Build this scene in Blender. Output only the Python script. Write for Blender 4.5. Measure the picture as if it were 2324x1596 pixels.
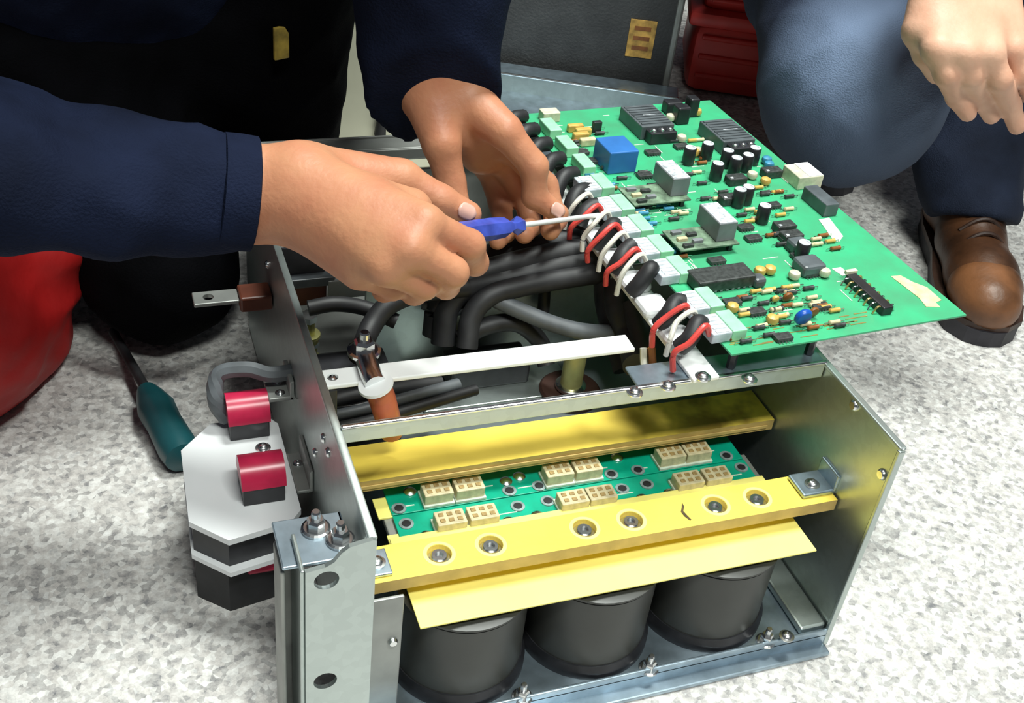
import bpy, bmesh, math, random
import numpy as np
from mathutils import Vector, Matrix

random.seed(7)
for o in list(bpy.data.objects):
    bpy.data.objects.remove(o)
scene = bpy.context.scene
COL = scene.collection
S = 0.9                                   # metres per design unit

# ------------------------------------------------------------------ camera
CAM = np.array([-0.14023424, -0.51103857, 0.77940686])
RM = np.array([[0.940329254, -0.323652783, 0.105022712],
               [-0.111925173, -0.585678555, -0.802778541],
               [0.321331059, 0.743121461, -0.586955573]])     # right, down, forward
FPX = 2579.56
cd = bpy.data.cameras.new('camera')
cam = bpy.data.objects.new('camera', cd)
COL.objects.link(cam)
cd.sensor_fit = 'HORIZONTAL'
cd.sensor_width = 36.0
cd.lens = FPX * 36.0 / 2324.0
cd.clip_start = 0.01
cam.matrix_world = Matrix((
    (RM[0][0], -RM[1][0], -RM[2][0], CAM[0] * S),
    (RM[0][1], -RM[1][1], -RM[2][1], CAM[1] * S),
    (RM[0][2], -RM[1][2], -RM[2][2], CAM[2] * S),
    (0, 0, 0, 1)))
scene.camera = cam

# ------------------------------------------------------------------ world, lights, exposure
world = bpy.data.worlds.new('room_ambient')
scene.world = world
world.use_nodes = True
bg = world.node_tree.nodes['Background']
bg.inputs['Color'].default_value = (0.78, 0.86, 1.0, 1)
bg.inputs['Strength'].default_value = 0.055


def area_light(name, loc, target, sx, sy, power, colour):
    ld = bpy.data.lights.new(name, 'AREA')
    ld.shape = 'RECTANGLE'
    ld.size = sx
    ld.size_y = sy
    ld.energy = power
    ld.color = colour
    o = bpy.data.objects.new(name, ld)
    COL.objects.link(o)
    o.location = loc
    d = Vector(target) - Vector(loc)
    o.rotation_euler = d.to_track_quat('-Z', 'Y').to_euler()
    return o


# two ceiling fluorescent fittings: one above the right of the work, one over the photographer
area_light('ceiling_lamp_light', (0.62, 0.42, 2.6), (0.45, 0.2, 0.0), 1.0, 0.3, 62, (0.95, 1.0, 0.95))
area_light('ceiling_lamp_light', (0.25, -1.1, 2.5), (0.25, -0.1, 0.0), 1.1, 0.3, 42, (0.95, 1.0, 0.95))

vs = scene.view_settings
vs.view_transform = 'Standard'
vs.look = 'None'
vs.exposure = 0.55
vs.gamma = 1.0
vs.use_curve_mapping = False


# ------------------------------------------------------------------ projection helpers (design units)
def ray(u, v):
    d = RM.T @ np.array([(u - 1162.0) / FPX, (v - 798.0) / FPX, 1.0])
    return d / np.linalg.norm(d)


def at(u, v, z):
    d = ray(u, v)
    return CAM + d * (z - CAM[2]) / d[2]


def aty(u, v, y):
    d = ray(u, v)
    return CAM + d * (y - CAM[1]) / d[1]


# ------------------------------------------------------------------ materials
MATS = {}


def mat(name, col, rough=0.5, metal=0.0, vary=0.12, scale=40.0, bump=0.0, bscale=200.0,
        col2=None, spec=0.5, sss=0.0, kind='noise', aniso=None, detail=4.0):
    if name in MATS:
        return MATS[name]
    m = bpy.data.materials.new(name)
    m.use_nodes = True
    nt = m.node_tree
    b = nt.nodes['Principled BSDF']
    b.inputs['Roughness'].default_value = rough
    b.inputs['Metallic'].default_value = metal
    b.inputs['Specular IOR Level'].default_value = spec
    if sss:
        b.inputs['Subsurface Weight'].default_value = sss
        b.inputs['Subsurface Radius'].default_value = (0.012, 0.005, 0.003)
        b.inputs['Subsurface Scale'].default_value = 0.5
    tc = nt.nodes.new('ShaderNodeTexCoord')
    if kind == 'voronoi':
        t = nt.nodes.new('ShaderNodeTexVoronoi')
        t.inputs['Scale'].default_value = scale
        fac = t.outputs['Color']
    else:
        t = nt.nodes.new('ShaderNodeTexNoise')
        t.inputs['Scale'].default_value = scale
        t.inputs['Detail'].default_value = detail
        fac = t.outputs['Fac']
    vec = tc.outputs['Object']
    if aniso:
        mp = nt.nodes.new('ShaderNodeMapping')
        mp.inputs['Scale'].default_value = aniso
        nt.links.new(vec, mp.inputs['Vector'])
        vec = mp.outputs['Vector']
    nt.links.new(vec, t.inputs['Vector'])
    ramp = nt.nodes.new('ShaderNodeValToRGB')
    c2 = col2 if col2 else tuple(max(0, c * (1 - 2.2 * vary)) for c in col)
    c1 = col if col2 else tuple(min(1, c * (1 + vary)) for c in col)
    ramp.color_ramp.elements[0].position = 0.3
    ramp.color_ramp.elements[1].position = 0.7
    ramp.color_ramp.elements[0].color = (*c2, 1)
    ramp.color_ramp.elements[1].color = (*c1, 1)
    nt.links.new(fac, ramp.inputs['Fac'])
    nt.links.new(ramp.outputs['Color'], b.inputs['Base Color'])
    if bump:
        n2 = nt.nodes.new('ShaderNodeTexNoise')
        n2.inputs['Scale'].default_value = bscale
        n2.inputs['Detail'].default_value = 3
        nt.links.new(tc.outputs['Object'], n2.inputs['Vector'])
        bp = nt.nodes.new('ShaderNodeBump')
        bp.inputs['Strength'].default_value = bump
        bp.inputs['Distance'].default_value = 0.004
        nt.links.new(n2.outputs['Fac'], bp.inputs['Height'])
        nt.links.new(bp.outputs['Normal'], b.inputs['Normal'])
    MATS[name] = m
    return m


def floor_material():
    m = bpy.data.materials.new('speckled_stone')
    m.use_nodes = True
    nt = m.node_tree
    b = nt.nodes['Principled BSDF']
    b.inputs['Roughness'].default_value = 0.42
    tc = nt.nodes.new('ShaderNodeTexCoord')

    def tex(kind, scale, **kw):
        t = nt.nodes.new(kind)
        t.inputs['Scale'].default_value = scale
        for k, v in kw.items():
            t.inputs[k].default_value = v
        nt.links.new(tc.outputs['Object'], t.inputs['Vector'])
        return t

    def ramp(src, stops):
        r = nt.nodes.new('ShaderNodeValToRGB')
        e = r.color_ramp.elements
        while len(e) < len(stops):
            e.new(0.5)
        for i, (p, c) in enumerate(stops):
            e[i].position = p
            e[i].color = (*c, 1)
        nt.links.new(src, r.inputs['Fac'])
        return r
    v1 = tex('ShaderNodeTexVoronoi', 210.0)
    sep = nt.nodes.new('ShaderNodeSeparateColor')
    nt.links.new(v1.outputs['Color'], sep.inputs['Color'])
    r1 = ramp(sep.outputs['Red'], [(0.0, (0.075, 0.078, 0.085)), (0.13, (0.16, 0.16, 0.165)), (0.3, (0.36, 0.34, 0.33)),
                                   (0.52, (0.5, 0.47, 0.445)), (0.75, (0.62, 0.61, 0.585)), (1.0, (0.78, 0.78, 0.76))])
    n1 = tex('ShaderNodeTexNoise', 105.0, Detail=5.0, Roughness=0.72)
    r2 = ramp(n1.outputs['Fac'], [(0.32, (0.2, 0.2, 0.21)), (0.45, (0.46, 0.44, 0.42)), (0.56, (0.64, 0.62, 0.59)), (0.7, (0.84, 0.84, 0.82))])
    mix = nt.nodes.new('ShaderNodeMix')
    mix.data_type = 'RGBA'
    mix.inputs['Factor'].default_value = 0.56
    nt.links.new(r1.outputs['Color'], mix.inputs[6])
    nt.links.new(r2.outputs['Color'], mix.inputs[7])
    nt.links.new(mix.outputs[2], b.inputs['Base Color'])
    bp = nt.nodes.new('ShaderNodeBump')
    bp.inputs['Strength'].default_value = 0.08
    bp.inputs['Distance'].default_value = 0.002
    nt.links.new(n1.outputs['Fac'], bp.inputs['Height'])
    nt.links.new(bp.outputs['Normal'], b.inputs['Normal'])
    return m


M_GALV = mat('galvanised_steel', (0.50, 0.56, 0.54), 0.34, 0.85, 0.02, 160, 0.02, 120, kind='voronoi')
M_GALVB = mat('zinc_plated_steel', (0.42, 0.52, 0.60), 0.3, 0.85, 0.12, 60)
M_GALVD = mat('dull_zinc', (0.36, 0.37, 0.35), 0.5, 0.6, 0.1, 30)
M_ALU = mat('white_aluminium', (0.93, 0.95, 0.94), 0.35, 0.0, 0.02, 30)
M_STEEL = mat('bright_steel', (0.75, 0.76, 0.76), 0.22, 1.0, 0.06, 80)
M_YEL = mat('yellow_fibreglass', (0.90, 0.67, 0.10), 0.38, 0, 0.07, 18, 0.03, 300)
M_YELS = mat('yellow_insulating_sheet', (0.95, 0.85, 0.24), 0.45, 0, 0.04, 16)
M_YELE = mat('sawn_fibreglass_edge', (0.60, 0.42, 0.14), 0.6, 0, 0.1, 60)
M_PCB = mat('green_solder_mask', (0.045, 0.43, 0.20), 0.35, 0, 0.25, 28, 0.04, 400, col2=(0.06, 0.30, 0.15), detail=8)
M_PCB2 = mat('teal_solder_mask', (0.0, 0.36, 0.22), 0.35, 0, 0.12, 50)
M_PCBD = mat('daughter_board_mask', (0.16, 0.24, 0.16), 0.5, 0, 0.3, 120)
M_BLK = mat('black_plastic', (0.022, 0.022, 0.026), 0.42, 0, 0.25, 60)
M_BLKR = mat('black_rubber', (0.018, 0.018, 0.02), 0.55, 0, 0.25, 50)
M_CAP = mat('capacitor_sleeve', (0.042, 0.043, 0.038), 0.42, 0, 0.15, 14)
M_CHIP = mat('chip_epoxy', (0.045, 0.05, 0.048), 0.45, 0, 0.25, 300)
M_GREY = mat('grey_relay_case', (0.20, 0.21, 0.225), 0.4, 0, 0.12, 60)
M_DGREY = mat('dark_grey_module_case', (0.10, 0.115, 0.125), 0.4, 0, 0.15, 60)
M_LBLG = mat('relay_top_print', (0.62, 0.66, 0.70), 0.4, 0, 0.25, 260)
M_BLUE = mat('blue_transformer_case', (0.035, 0.16, 0.46), 0.38, 0, 0.08, 40)
M_BLUE2 = mat('blue_varistor_lacquer', (0.01, 0.09, 0.45), 0.3, 0, 0.1, 60)
M_BLUE3 = mat('blue_resistor', (0.05, 0.26, 0.42), 0.4, 0, 0.15, 200)
M_CREAM = mat('cream_connector', (0.62, 0.54, 0.33), 0.5, 0, 0.14, 180)
M_CREAM2 = mat('pale_connector', (0.66, 0.62, 0.46), 0.5, 0, 0.12, 160)
M_TAPE = mat('paper_tape', (0.72, 0.62, 0.34), 0.7, 0, 0.15, 120)
M_WTAPE = mat('white_sticker', (0.62, 0.70, 0.58), 0.6, 0, 0.12, 90)
M_TERM = mat('pale_green_terminal', (0.32, 0.66, 0.42), 0.4, 0, 0.1, 60)
M_TERMG = mat('grey_terminal_plug', (0.48, 0.53, 0.58), 0.4, 0, 0.15, 120)
M_GOLD = mat('gold_pin', (0.78, 0.56, 0.22), 0.3, 0.8, 0.1, 100)
M_BRASS = mat('brass', (0.52, 0.50, 0.20), 0.35, 0.6, 0.1, 60)
M_BROWN = mat('brown_ceramic', (0.26, 0.09, 0.02), 0.45, 0, 0.15, 100)
M_OCHRE = mat('ochre_film_capacitor', (0.62, 0.40, 0.10), 0.4, 0, 0.12, 100)
M_RED = mat('red_heat_shrink', (0.62, 0.14, 0.07), 0.4, 0, 0.1, 40)
M_REDW = mat('red_wire', (0.62, 0.06, 0.05), 0.4, 0, 0.1, 60)
M_REDC = mat('crimson_terminal_boot', (0.52, 0.02, 0.07), 0.3, 0, 0.1, 60)
M_REDB = mat('red_brown_phenolic', (0.13, 0.035, 0.018), 0.45, 0, 0.15, 40)
M_REDT = mat('red_toolbox_plastic', (0.72, 0.05, 0.04), 0.42, 0, 0.1, 14)
M_REDF = mat('red_bag_cloth', (0.36, 0.006, 0.006), 0.55, 0, 0.2, 10, 0.2, 60)
M_WIREW = mat('white_wire', (0.72, 0.70, 0.62), 0.45, 0, 0.08, 60)
M_WHITE = mat('white_insulating_plate', (0.78, 0.79, 0.80), 0.4, 0, 0.04, 12)
M_SKIN = mat('skin', (0.49, 0.235, 0.125), 0.5, 0, 0.14, 26, 0.12, 220, col2=(0.43, 0.17, 0.095), sss=0.12, spec=0.35)
M_SKIN2 = mat('pale_skin', (0.64, 0.38, 0.265), 0.5, 0, 0.1, 26, 0.1, 220, col2=(0.58, 0.30, 0.20), sss=0.12, spec=0.35)
M_NAIL = mat('fingernail', (0.62, 0.36, 0.29), 0.3, 0, 0.05, 100)
M_NAVY = mat('navy_work_jacket', (0.0065, 0.010, 0.026), 0.85, 0, 0.2, 16, 0.3, 500, spec=0.08)
M_BLKC = mat('black_trouser_cloth', (0.0022, 0.0022, 0.003), 0.9, 0, 0.25, 14, 0.3, 500, spec=0.04)
M_JEAN = mat('blue_denim', (0.035, 0.065, 0.125), 0.8, 0, 0.2, 9, 0.4, 700, col2=(0.016, 0.03, 0.065), spec=0.2)
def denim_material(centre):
    m = mat('blue_denim_painted_highlight', (0.014, 0.020, 0.040), 0.8, 0, 0.2, 16, 0.4, 700, spec=0.2)  # dark denim with a knee highlight painted into the colour
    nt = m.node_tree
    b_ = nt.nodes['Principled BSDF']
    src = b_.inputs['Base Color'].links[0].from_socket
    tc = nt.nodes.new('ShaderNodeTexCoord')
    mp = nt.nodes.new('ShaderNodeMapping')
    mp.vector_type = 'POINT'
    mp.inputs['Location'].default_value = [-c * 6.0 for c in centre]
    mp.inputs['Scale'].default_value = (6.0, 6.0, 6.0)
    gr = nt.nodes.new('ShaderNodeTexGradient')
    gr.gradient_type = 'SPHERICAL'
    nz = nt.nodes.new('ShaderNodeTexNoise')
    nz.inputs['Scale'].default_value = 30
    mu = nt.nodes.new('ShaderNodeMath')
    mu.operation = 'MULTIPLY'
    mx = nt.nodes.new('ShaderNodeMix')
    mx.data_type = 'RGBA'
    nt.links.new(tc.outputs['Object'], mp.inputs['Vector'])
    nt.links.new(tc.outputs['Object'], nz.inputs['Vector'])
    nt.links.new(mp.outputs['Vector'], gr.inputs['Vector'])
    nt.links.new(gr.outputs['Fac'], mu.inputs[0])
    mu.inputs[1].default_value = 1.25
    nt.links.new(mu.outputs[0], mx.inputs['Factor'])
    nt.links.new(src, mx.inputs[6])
    mx.inputs[7].default_value = (0.14, 0.19, 0.29, 1)  # paler tone of the painted highlight, fading outwards from its centre
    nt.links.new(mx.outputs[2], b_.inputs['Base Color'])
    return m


M_JEAND = mat('dark_denim', (0.012, 0.015, 0.028), 0.85, 0, 0.2, 14, 0.4, 700, spec=0.2)
M_HAIR = mat('black_hair', (0.01, 0.009, 0.008), 0.5, 0, 0.3, 90, 0.5, 300)
M_LEATH = mat('shaded_shoe_leather', (0.085, 0.033, 0.013), 0.45, 0, 0.3, 22, 0.15, 120)  # brown upper, darkened to carry the shade of the trouser leg
M_LEATHD = mat('dark_shoe_leather', (0.045, 0.02, 0.012), 0.5, 0, 0.3, 22, 0.15, 120)
M_LEATHT = mat('tan_toe_leather', (0.17, 0.068, 0.026), 0.45, 0, 0.3, 22, 0.15, 120)
M_SOLE = mat('dark_shoe_sole', (0.025, 0.023, 0.03), 0.6, 0, 0.2, 50)
M_CASE = mat('dark_grey_case_cloth', (0.062, 0.064, 0.066), 0.75, 0, 0.3, 30, 0.3, 250, col2=(0.045, 0.046, 0.048))
M_CARTON = mat('cream_carton', (0.60, 0.60, 0.46), 0.65, 0, 0.1, 8)
M_SHAFT = mat('polished_tool_steel', (0.92, 0.93, 0.94), 0.4, 0.4, 0.02, 60)
M_TEAL = mat('teal_handle_plastic', (0.006, 0.06, 0.07), 0.4, 0, 0.1, 30)
M_SDBL = mat('blue_screwdriver_plastic', (0.05, 0.08, 0.42), 0.18, 0, 0.2, 60)
M_LABEL = mat('yellow_paper_label', (0.58, 0.34, 0.08), 0.6, 0, 0.3, 60)
M_TAG = mat('dull_yellow_tag', (0.38, 0.26, 0.04), 0.6, 0, 0.3, 60)
M_DECK = mat('grey_deck', (0.20, 0.235, 0.24), 0.45, 0.3, 0.15, 10)
M_GCAB = mat('grey_cable', (0.10, 0.11, 0.12), 0.5, 0, 0.2, 40)
M_BROWNK = mat('dark_brown_lacquer', (0.05, 0.022, 0.016), 0.45, 0, 0.15, 40)
M_INK = mat('dark_scuff_ink', (0.14, 0.085, 0.015), 0.6, 0, 0.3, 90)

# ------------------------------------------------------------------ object helpers
ORG = {}          # object -> world origin (design units) of its top-level root


def tag(o, label=None, cat=None, group=None, kind=None):
    if label:
        o['label'] = label
    if cat:
        o['category'] = cat
    if group:
        o['group'] = group
    if kind:
        o['kind'] = kind
    return o


def thing(name, loc, label, cat, group=None):
    o = bpy.data.objects.new(name, None)
    o.empty_display_size = 0.02
    COL.objects.link(o)
    o.location = [c * S for c in loc]
    ORG[o] = np.array(loc, float)
    return tag(o, label, cat, group)


def link(name, me, m, parent=None, loc=None, rotz=0.0):
    """object that uses mesh data me (already in metres), placed at loc (design units, world)"""
    o = bpy.data.objects.new(name, me)
    COL.objects.link(o)
    if m and not me.materials:
        me.materials.append(m)
    base = np.zeros(3)
    if parent is not None:
        o.parent = parent
        base = ORG[parent]
    loc = np.array(loc if loc is not None else base, float)
    o.location = [c * S for c in (loc - base)]
    o.rotation_euler = (0, 0, rotz)
    ORG[o] = loc
    return o


class B:
    """collects shapes in design units; obj() makes one mesh object of them"""

    def __init__(self):
        self.v = []
        self.f = []

    def add(self, vs_, fs):
        n = len(self.v)
        self.v += [tuple(p) for p in vs_]
        self.f += [tuple(i + n for i in f) for f in fs]
        return self

    def box(self, c, s, bev=0.0, rz=0.0, M=None):
        x, y, z = [k / 2 for k in s]
        bev = min(bev, x * .9, y * .9, z * .9)
        if bev <= 0:
            P = [(-x, -y, -z), (x, -y, -z), (x, y, -z), (-x, y, -z), (-x, -y, z), (x, -y, z), (x, y, z), (-x, y, z)]
            F = [(0, 3, 2, 1), (4, 5, 6, 7), (0, 1, 5, 4), (1, 2, 6, 5), (2, 3, 7, 6), (3, 0, 4, 7)]
        else:
            bm = bmesh.new()
            bmesh.ops.create_cube(bm, size=1.0)
            for q in bm.verts:
                q.co = Vector((q.co.x * 2 * x, q.co.y * 2 * y, q.co.z * 2 * z))
            bmesh.ops.bevel(bm, geom=list(bm.edges), offset=bev, segments=2, affect='EDGES', profile=0.5)
            bm.verts.index_update()
            P = [tuple(q.co) for q in bm.verts]
            F = [tuple(q.index for q in f.verts) for f in bm.faces]
            bm.free()
        ca, sa = math.cos(rz), math.sin(rz)
        out = []
        for p in P:
            if M is not None:
                p = M @ np.array(p)
            out.append((c[0] + p[0] * ca - p[1] * sa, c[1] + p[0] * sa + p[1] * ca, c[2] + p[2]))
        return self.add(out, F)

    def prism(self, poly, z0, z1):
        n = len(poly)
        P = [(x, y, z0) for x, y in poly] + [(x, y, z1) for x, y in poly]
        F = [tuple(range(n - 1, -1, -1)), tuple(range(n, 2 * n))]
        F += [(i, (i + 1) % n, n + (i + 1) % n, n + i) for i in range(n)]
        return self.add(P, F)

    def lathe(self, c, prof, n=24, axis=(0, 0, 1)):
        """prof = [(radius, height)], revolved about axis through c"""
        a = np.array(axis, float)
        a /= np.linalg.norm(a)
        h = np.array([1, 0, 0]) if abs(a[0]) < .9 else np.array([0, 1, 0])
        e1 = np.cross(a, h)
        e1 /= np.linalg.norm(e1)
        e2 = np.cross(a, e1)
        c = np.array(c, float)
        P, F = [], []
        for r, t in prof:
            for i in range(n):
                g = 2 * math.pi * i / n
                P.append(c + a * t + (e1 * math.cos(g) + e2 * math.sin(g)) * r)
        m = len(prof)
        for j in range(m - 1):
            for i in range(n):
                k = (i + 1) % n
                F.append((j * n + i, j * n + k, (j + 1) * n + k, (j + 1) * n + i))
        F.append(tuple(range(n - 1, -1, -1)))
        F.append(tuple((m - 1) * n + i for i in range(n)))
        return self.add(P, F)

    def cyl(self, a, b, r0, r1=None, n=16):
        a = np.array(a, float)
        b = np.array(b, float)
        L = np.linalg.norm(b - a)
        r1 = r0 if r1 is None else r1
        return self.lathe(a, [(r0, 0), (r1, L)], n, b - a)

    def tube(self, pts, r, n=8, sub=8):
        P0 = [np.array(p, float) for p in pts]
        Q = []
        ext = [2 * P0[0] - P0[1]] + P0 + [2 * P0[-1] - P0[-2]]
        for i in range(1, len(ext) - 2):
            p0, p1, p2, p3 = ext[i - 1:i + 3]
            for k in range(sub):
                t = k / sub
                Q.append(.5 * (2 * p1 + (p2 - p0) * t + (2 * p0 - 5 * p1 + 4 * p2 - p3) * t * t + (3 * p1 - p0 - 3 * p2 + p3) * t ** 3))
        Q.append(P0[-1])
        P, F = [], []
        up = np.array([0.13, 0.21, 0.97])
        for i, q in enumerate(Q):
            t = Q[min(i + 1, len(Q) - 1)] - Q[max(i - 1, 0)]
            t = t / (np.linalg.norm(t) + 1e-12)
            e1 = np.cross(t, up)
            if np.linalg.norm(e1) < .05:
                e1 = np.cross(t, [1, 0, 0])
            e1 /= np.linalg.norm(e1)
            e2 = np.cross(t, e1)
            rr = r(i / (len(Q) - 1)) if callable(r) else r
            for j in range(n):
                g = 2 * math.pi * j / n
                P.append(q + (e1 * math.cos(g) + e2 * math.sin(g)) * rr)
        for i in range(len(Q) - 1):
            for j in range(n):
                k = (j + 1) % n
                F.append((i * n + j, i * n + k, (i + 1) * n + k, (i + 1) * n + j))
        F.append(tuple(range(n - 1, -1, -1)))
        F.append(tuple((len(Q) - 1) * n + j for j in range(n)))
        return self.add(P, F)

    def mesh(self, name, org=(0, 0, 0), smooth=False):
        me = bpy.data.meshes.new(name)
        me.from_pydata([((p[0] - org[0]) * S, (p[1] - org[1]) * S, (p[2] - org[2]) * S) for p in self.v], [], self.f)
        bm = bmesh.new()
        bm.from_mesh(me)
        bmesh.ops.recalc_face_normals(bm, faces=bm.faces)
        bm.to_mesh(me)
        bm.free()
        if smooth:
            me.polygons.foreach_set('use_smooth', [True] * len(me.polygons))
            me.set_sharp_from_angle(angle=math.radians(38))
        return me

    def obj(self, name, m, parent=None, smooth=False, label=None, cat=None, group=None, kind=None):
        if parent is None:
            A = np.array(self.v)
            org = np.array([(A[:, 0].min() + A[:, 0].max()) / 2, (A[:, 1].min() + A[:, 1].max()) / 2, A[:, 2].min()])
        else:
            org = ORG[parent]
        me = self.mesh(name, org, smooth)
        o = link(name, me, m, parent, org)
        return tag(o, label, cat, group, kind)


def cut_holes(o, cylinders, n=20):
    """real round holes: (a, b, r) in design units, world"""
    for a, b, r in cylinders:
        bb = B().cyl(a, b, r, n=n)
        me = bb.mesh('cutter', ORG[o])
        c = bpy.data.objects.new('cutter', me)
        COL.objects.link(c)
        c.matrix_world = Matrix.Translation([k * S for k in ORG[o]])
        md = o.modifiers.new('hole', 'BOOLEAN')
        md.object = c
        md.solver = 'EXACT'
        bpy.context.view_layer.update()
        dg = bpy.context.evaluated_depsgraph_get()
        new = bpy.data.meshes.new_from_object(o.evaluated_get(dg))
        o.modifiers.clear()
        o.data = new
        bpy.data.objects.remove(c)


# ------------------------------------------------------------------ signed-distance surfaces (bodies, cloth)
def cap_d(P, a, b, ra, rb):
    ab = b - a
    L2 = float(ab @ ab) + 1e-12
    t = np.clip(((P - a) @ ab) / L2, 0, 1)
    d = P - a - t[..., None] * ab
    return np.sqrt((d * d).sum(-1)) - (ra + (rb - ra) * t)


def smin(a, b, k):
    h = np.maximum(k - np.abs(a - b), 0) / k
    return np.minimum(a, b) - h * h * k * .25


def sdf_eval(P, prims, cuts=()):
    acc = None
    for a, b, ra, rb, k in prims:
        d = cap_d(P, a, b, ra, rb)
        acc = d if acc is None else smin(acc, d, k)
    return apply_cuts(P, acc, cuts)


def apply_cuts(P, d, cuts):
    for c, nrm, R in cuts:
        q = P - c
        s = (q @ nrm)
        near = (q * q).sum(-1) < R * R
        d = np.where(near, np.maximum(d, s), d)
    return d


def sdf_mesh(name, prims, h, org, disp=None, cuts=(), n=8, amp=0.0):
    prims = [(np.array(a, np.float32), np.array(b, np.float32), float(ra), float(rb), float(k)) for a, b, ra, rb, k in prims]
    cuts = [(np.array(c, np.float32), np.array(nr, np.float32) / np.linalg.norm(nr), R) for c, nr, R in cuts]
    lo = np.min([np.minimum(p[0], p[1]) - max(p[2], p[3]) for p in prims], axis=0) - .03
    hi = np.max([np.maximum(p[0], p[1]) + max(p[2], p[3]) for p in prims], axis=0) + .03
    bs = n * h
    nb = np.ceil((hi - lo) / bs).astype(int)
    ijk = np.stack(np.meshgrid(*[np.arange(k) for k in nb], indexing='ij'), -1).reshape(-1, 3)
    cen = (lo + (ijk + .5) * bs).astype(np.float32)
    D = np.stack([cap_d(cen, a, b, ra, rb) for a, b, ra, rb, k in prims])
    kk = np.array([p[4] for p in prims])
    dm = D.min(0)
    hd = .87 * bs
    dc = apply_cuts(cen, dm, cuts)
    act = np.abs(dc) < hd + kk.max() * .6 + amp
    ijk = ijk[act]
    D = D[:, act]
    dm = dm[act]
    ax = np.arange(n + 1)
    off = np.stack(np.meshgrid(ax, ax, ax, indexing='ij'), -1).reshape(-1, 3)
    pts = (lo + (ijk[:, None, :] * n + off[None]) * h).astype(np.float32)
    acc = np.full(pts.shape[:2], 1e3, np.float32)
    for i, (a, b, ra, rb, k) in enumerate(prims):
        idx = np.nonzero(D[i] < dm + 2 * hd + kk.max() + .002)[0]
        if len(idx):
            acc[idx] = smin(acc[idx], cap_d(pts[idx], a, b, ra, rb), k)
    if disp is not None:
        acc = acc + disp(pts)
    acc = apply_cuts(pts, acc, cuts)
    V = acc.reshape(-1, n + 1, n + 1, n + 1)
    ins = V < 0
    N = nb * n + 2
    cnt = np.zeros((len(V), n, n, n), np.int8)
    for dx in (0, 1):
        for dy in (0, 1):
            for dz in (0, 1):
                cnt += ins[:, dx:n + dx, dy:n + dy, dz:n + dz]
    bi, ci, cj, ck = np.nonzero((cnt > 0) & (cnt < 8))
    vsum = np.zeros((len(bi), 3), np.float64)
    vn = np.zeros(len(bi))
    corners = [(x, y, z) for x in (0, 1) for y in (0, 1) for z in (0, 1)]
    for p in corners:
        for q in corners:
            if sum(abs(p[t] - q[t]) for t in range(3)) == 1 and p < q:
                v0 = V[bi, ci + p[0], cj + p[1], ck + p[2]]
                v1 = V[bi, ci + q[0], cj + q[1], ck + q[2]]
                x = (v0 < 0) != (v1 < 0)
                t = np.where(x, v0 / np.where(x, v0 - v1, 1), 0)
                w = x.astype(float)
                for d in range(3):
                    vsum[:, d] += w * (p[d] + t * (q[d] - p[d]))
                vn += w
    loc = vsum / vn[:, None]
    g = ijk[bi] * n + np.stack([ci, cj, ck], -1)
    verts = lo + (g + loc) * h
    key = (g[:, 0].astype(np.int64) * N[1] + g[:, 1]) * N[2] + g[:, 2]
    order = np.argsort(key)
    skey = key[order]
    quads = []
    for axis in range(3):
        sl = [slice(0, n)] * 3
        s2 = list(sl)
        s2[axis] = slice(1, n + 1)
        A = ins[(slice(None),) + tuple(sl)]
        Bm = ins[(slice(None),) + tuple(s2)]
        e = np.nonzero(A != Bm)
        gg = ijk[e[0]] * n + np.stack(e[1:], -1)
        fl = A[e]
        o1, o2 = (axis + 1) % 3, (axis + 2) % 3
        ids = []
        for d1, d2 in ((-1, -1), (0, -1), (0, 0), (-1, 0)):
            c = gg.copy()
            c[:, o1] += d1
            c[:, o2] += d2
            kx = (c[:, 0].astype(np.int64) * N[1] + c[:, 1]) * N[2] + c[:, 2]
            pos = np.clip(np.searchsorted(skey, kx), 0, len(skey) - 1)
            ids.append(np.where(skey[pos] == kx, order[pos], -1))
        q = np.stack(ids, -1)
        q = np.where(fl[:, None], q, q[:, ::-1])
        quads.append(q[(q >= 0).all(1)])
    Q = np.concatenate(quads)
    me = bpy.data.meshes.new(name)
    me.vertices.add(len(verts))
    me.vertices.foreach_set('co', ((verts - np.array(org)) * S).astype(np.float32).ravel())
    me.loops.add(Q.size)
    me.loops.foreach_set('vertex_index', Q.astype(np.int32).ravel())
    me.polygons.add(len(Q))
    me.polygons.foreach_set('loop_start', np.arange(0, Q.size, 4, dtype=np.int32))
    me.polygons.foreach_set('use_smooth', np.ones(len(Q), bool))
    me.update(calc_edges=True)
    me.validate()
    return me


def sdf_obj(name, prims, h, m, parent=None, org=None, label=None, cat=None, **kw):
    o_ = ORG[parent] if parent is not None else np.array(org, float)
    me = sdf_mesh(name, prims, h, o_, **kw)
    o = link(name, me, m, parent, o_)
    return tag(o, label, cat)


def folds(amp, seed, f=60.0):
    r = np.random.default_rng(seed)
    W = r.normal(size=(6, 3)).astype(np.float32)
    W /= np.linalg.norm(W, axis=1)[:, None]
    ph = r.uniform(0, 6.28, 6)
    fr = f * np.array([.45, .6, .8, 1.0, 1.3, 1.7])

    def d(P):
        q = P + .018 * np.sin(P[..., [1, 2, 0]] * 21 + seed)
        s = 0
        for i in range(6):
            w = np.sin((q @ W[i]) * fr[i] + ph[i])
            s = s + (1 - np.abs(w)) ** 1.5 * (.45 / fr[i] * f * .55)
        return (-amp * (s - 1.0)).astype(np.float32)
    return d


def chain(pts, rad, k=.006):
    return [(pts[i], pts[i + 1], rad[i], rad[i + 1], k) for i in range(len(pts) - 1)]


# ================================================================== SETTING
fl = B().box((0.6, 0.7, -0.02), (7, 7, 0.04)).obj('floor', floor_material())
tag(fl, 'pale speckled stone floor', kind='structure')

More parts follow.
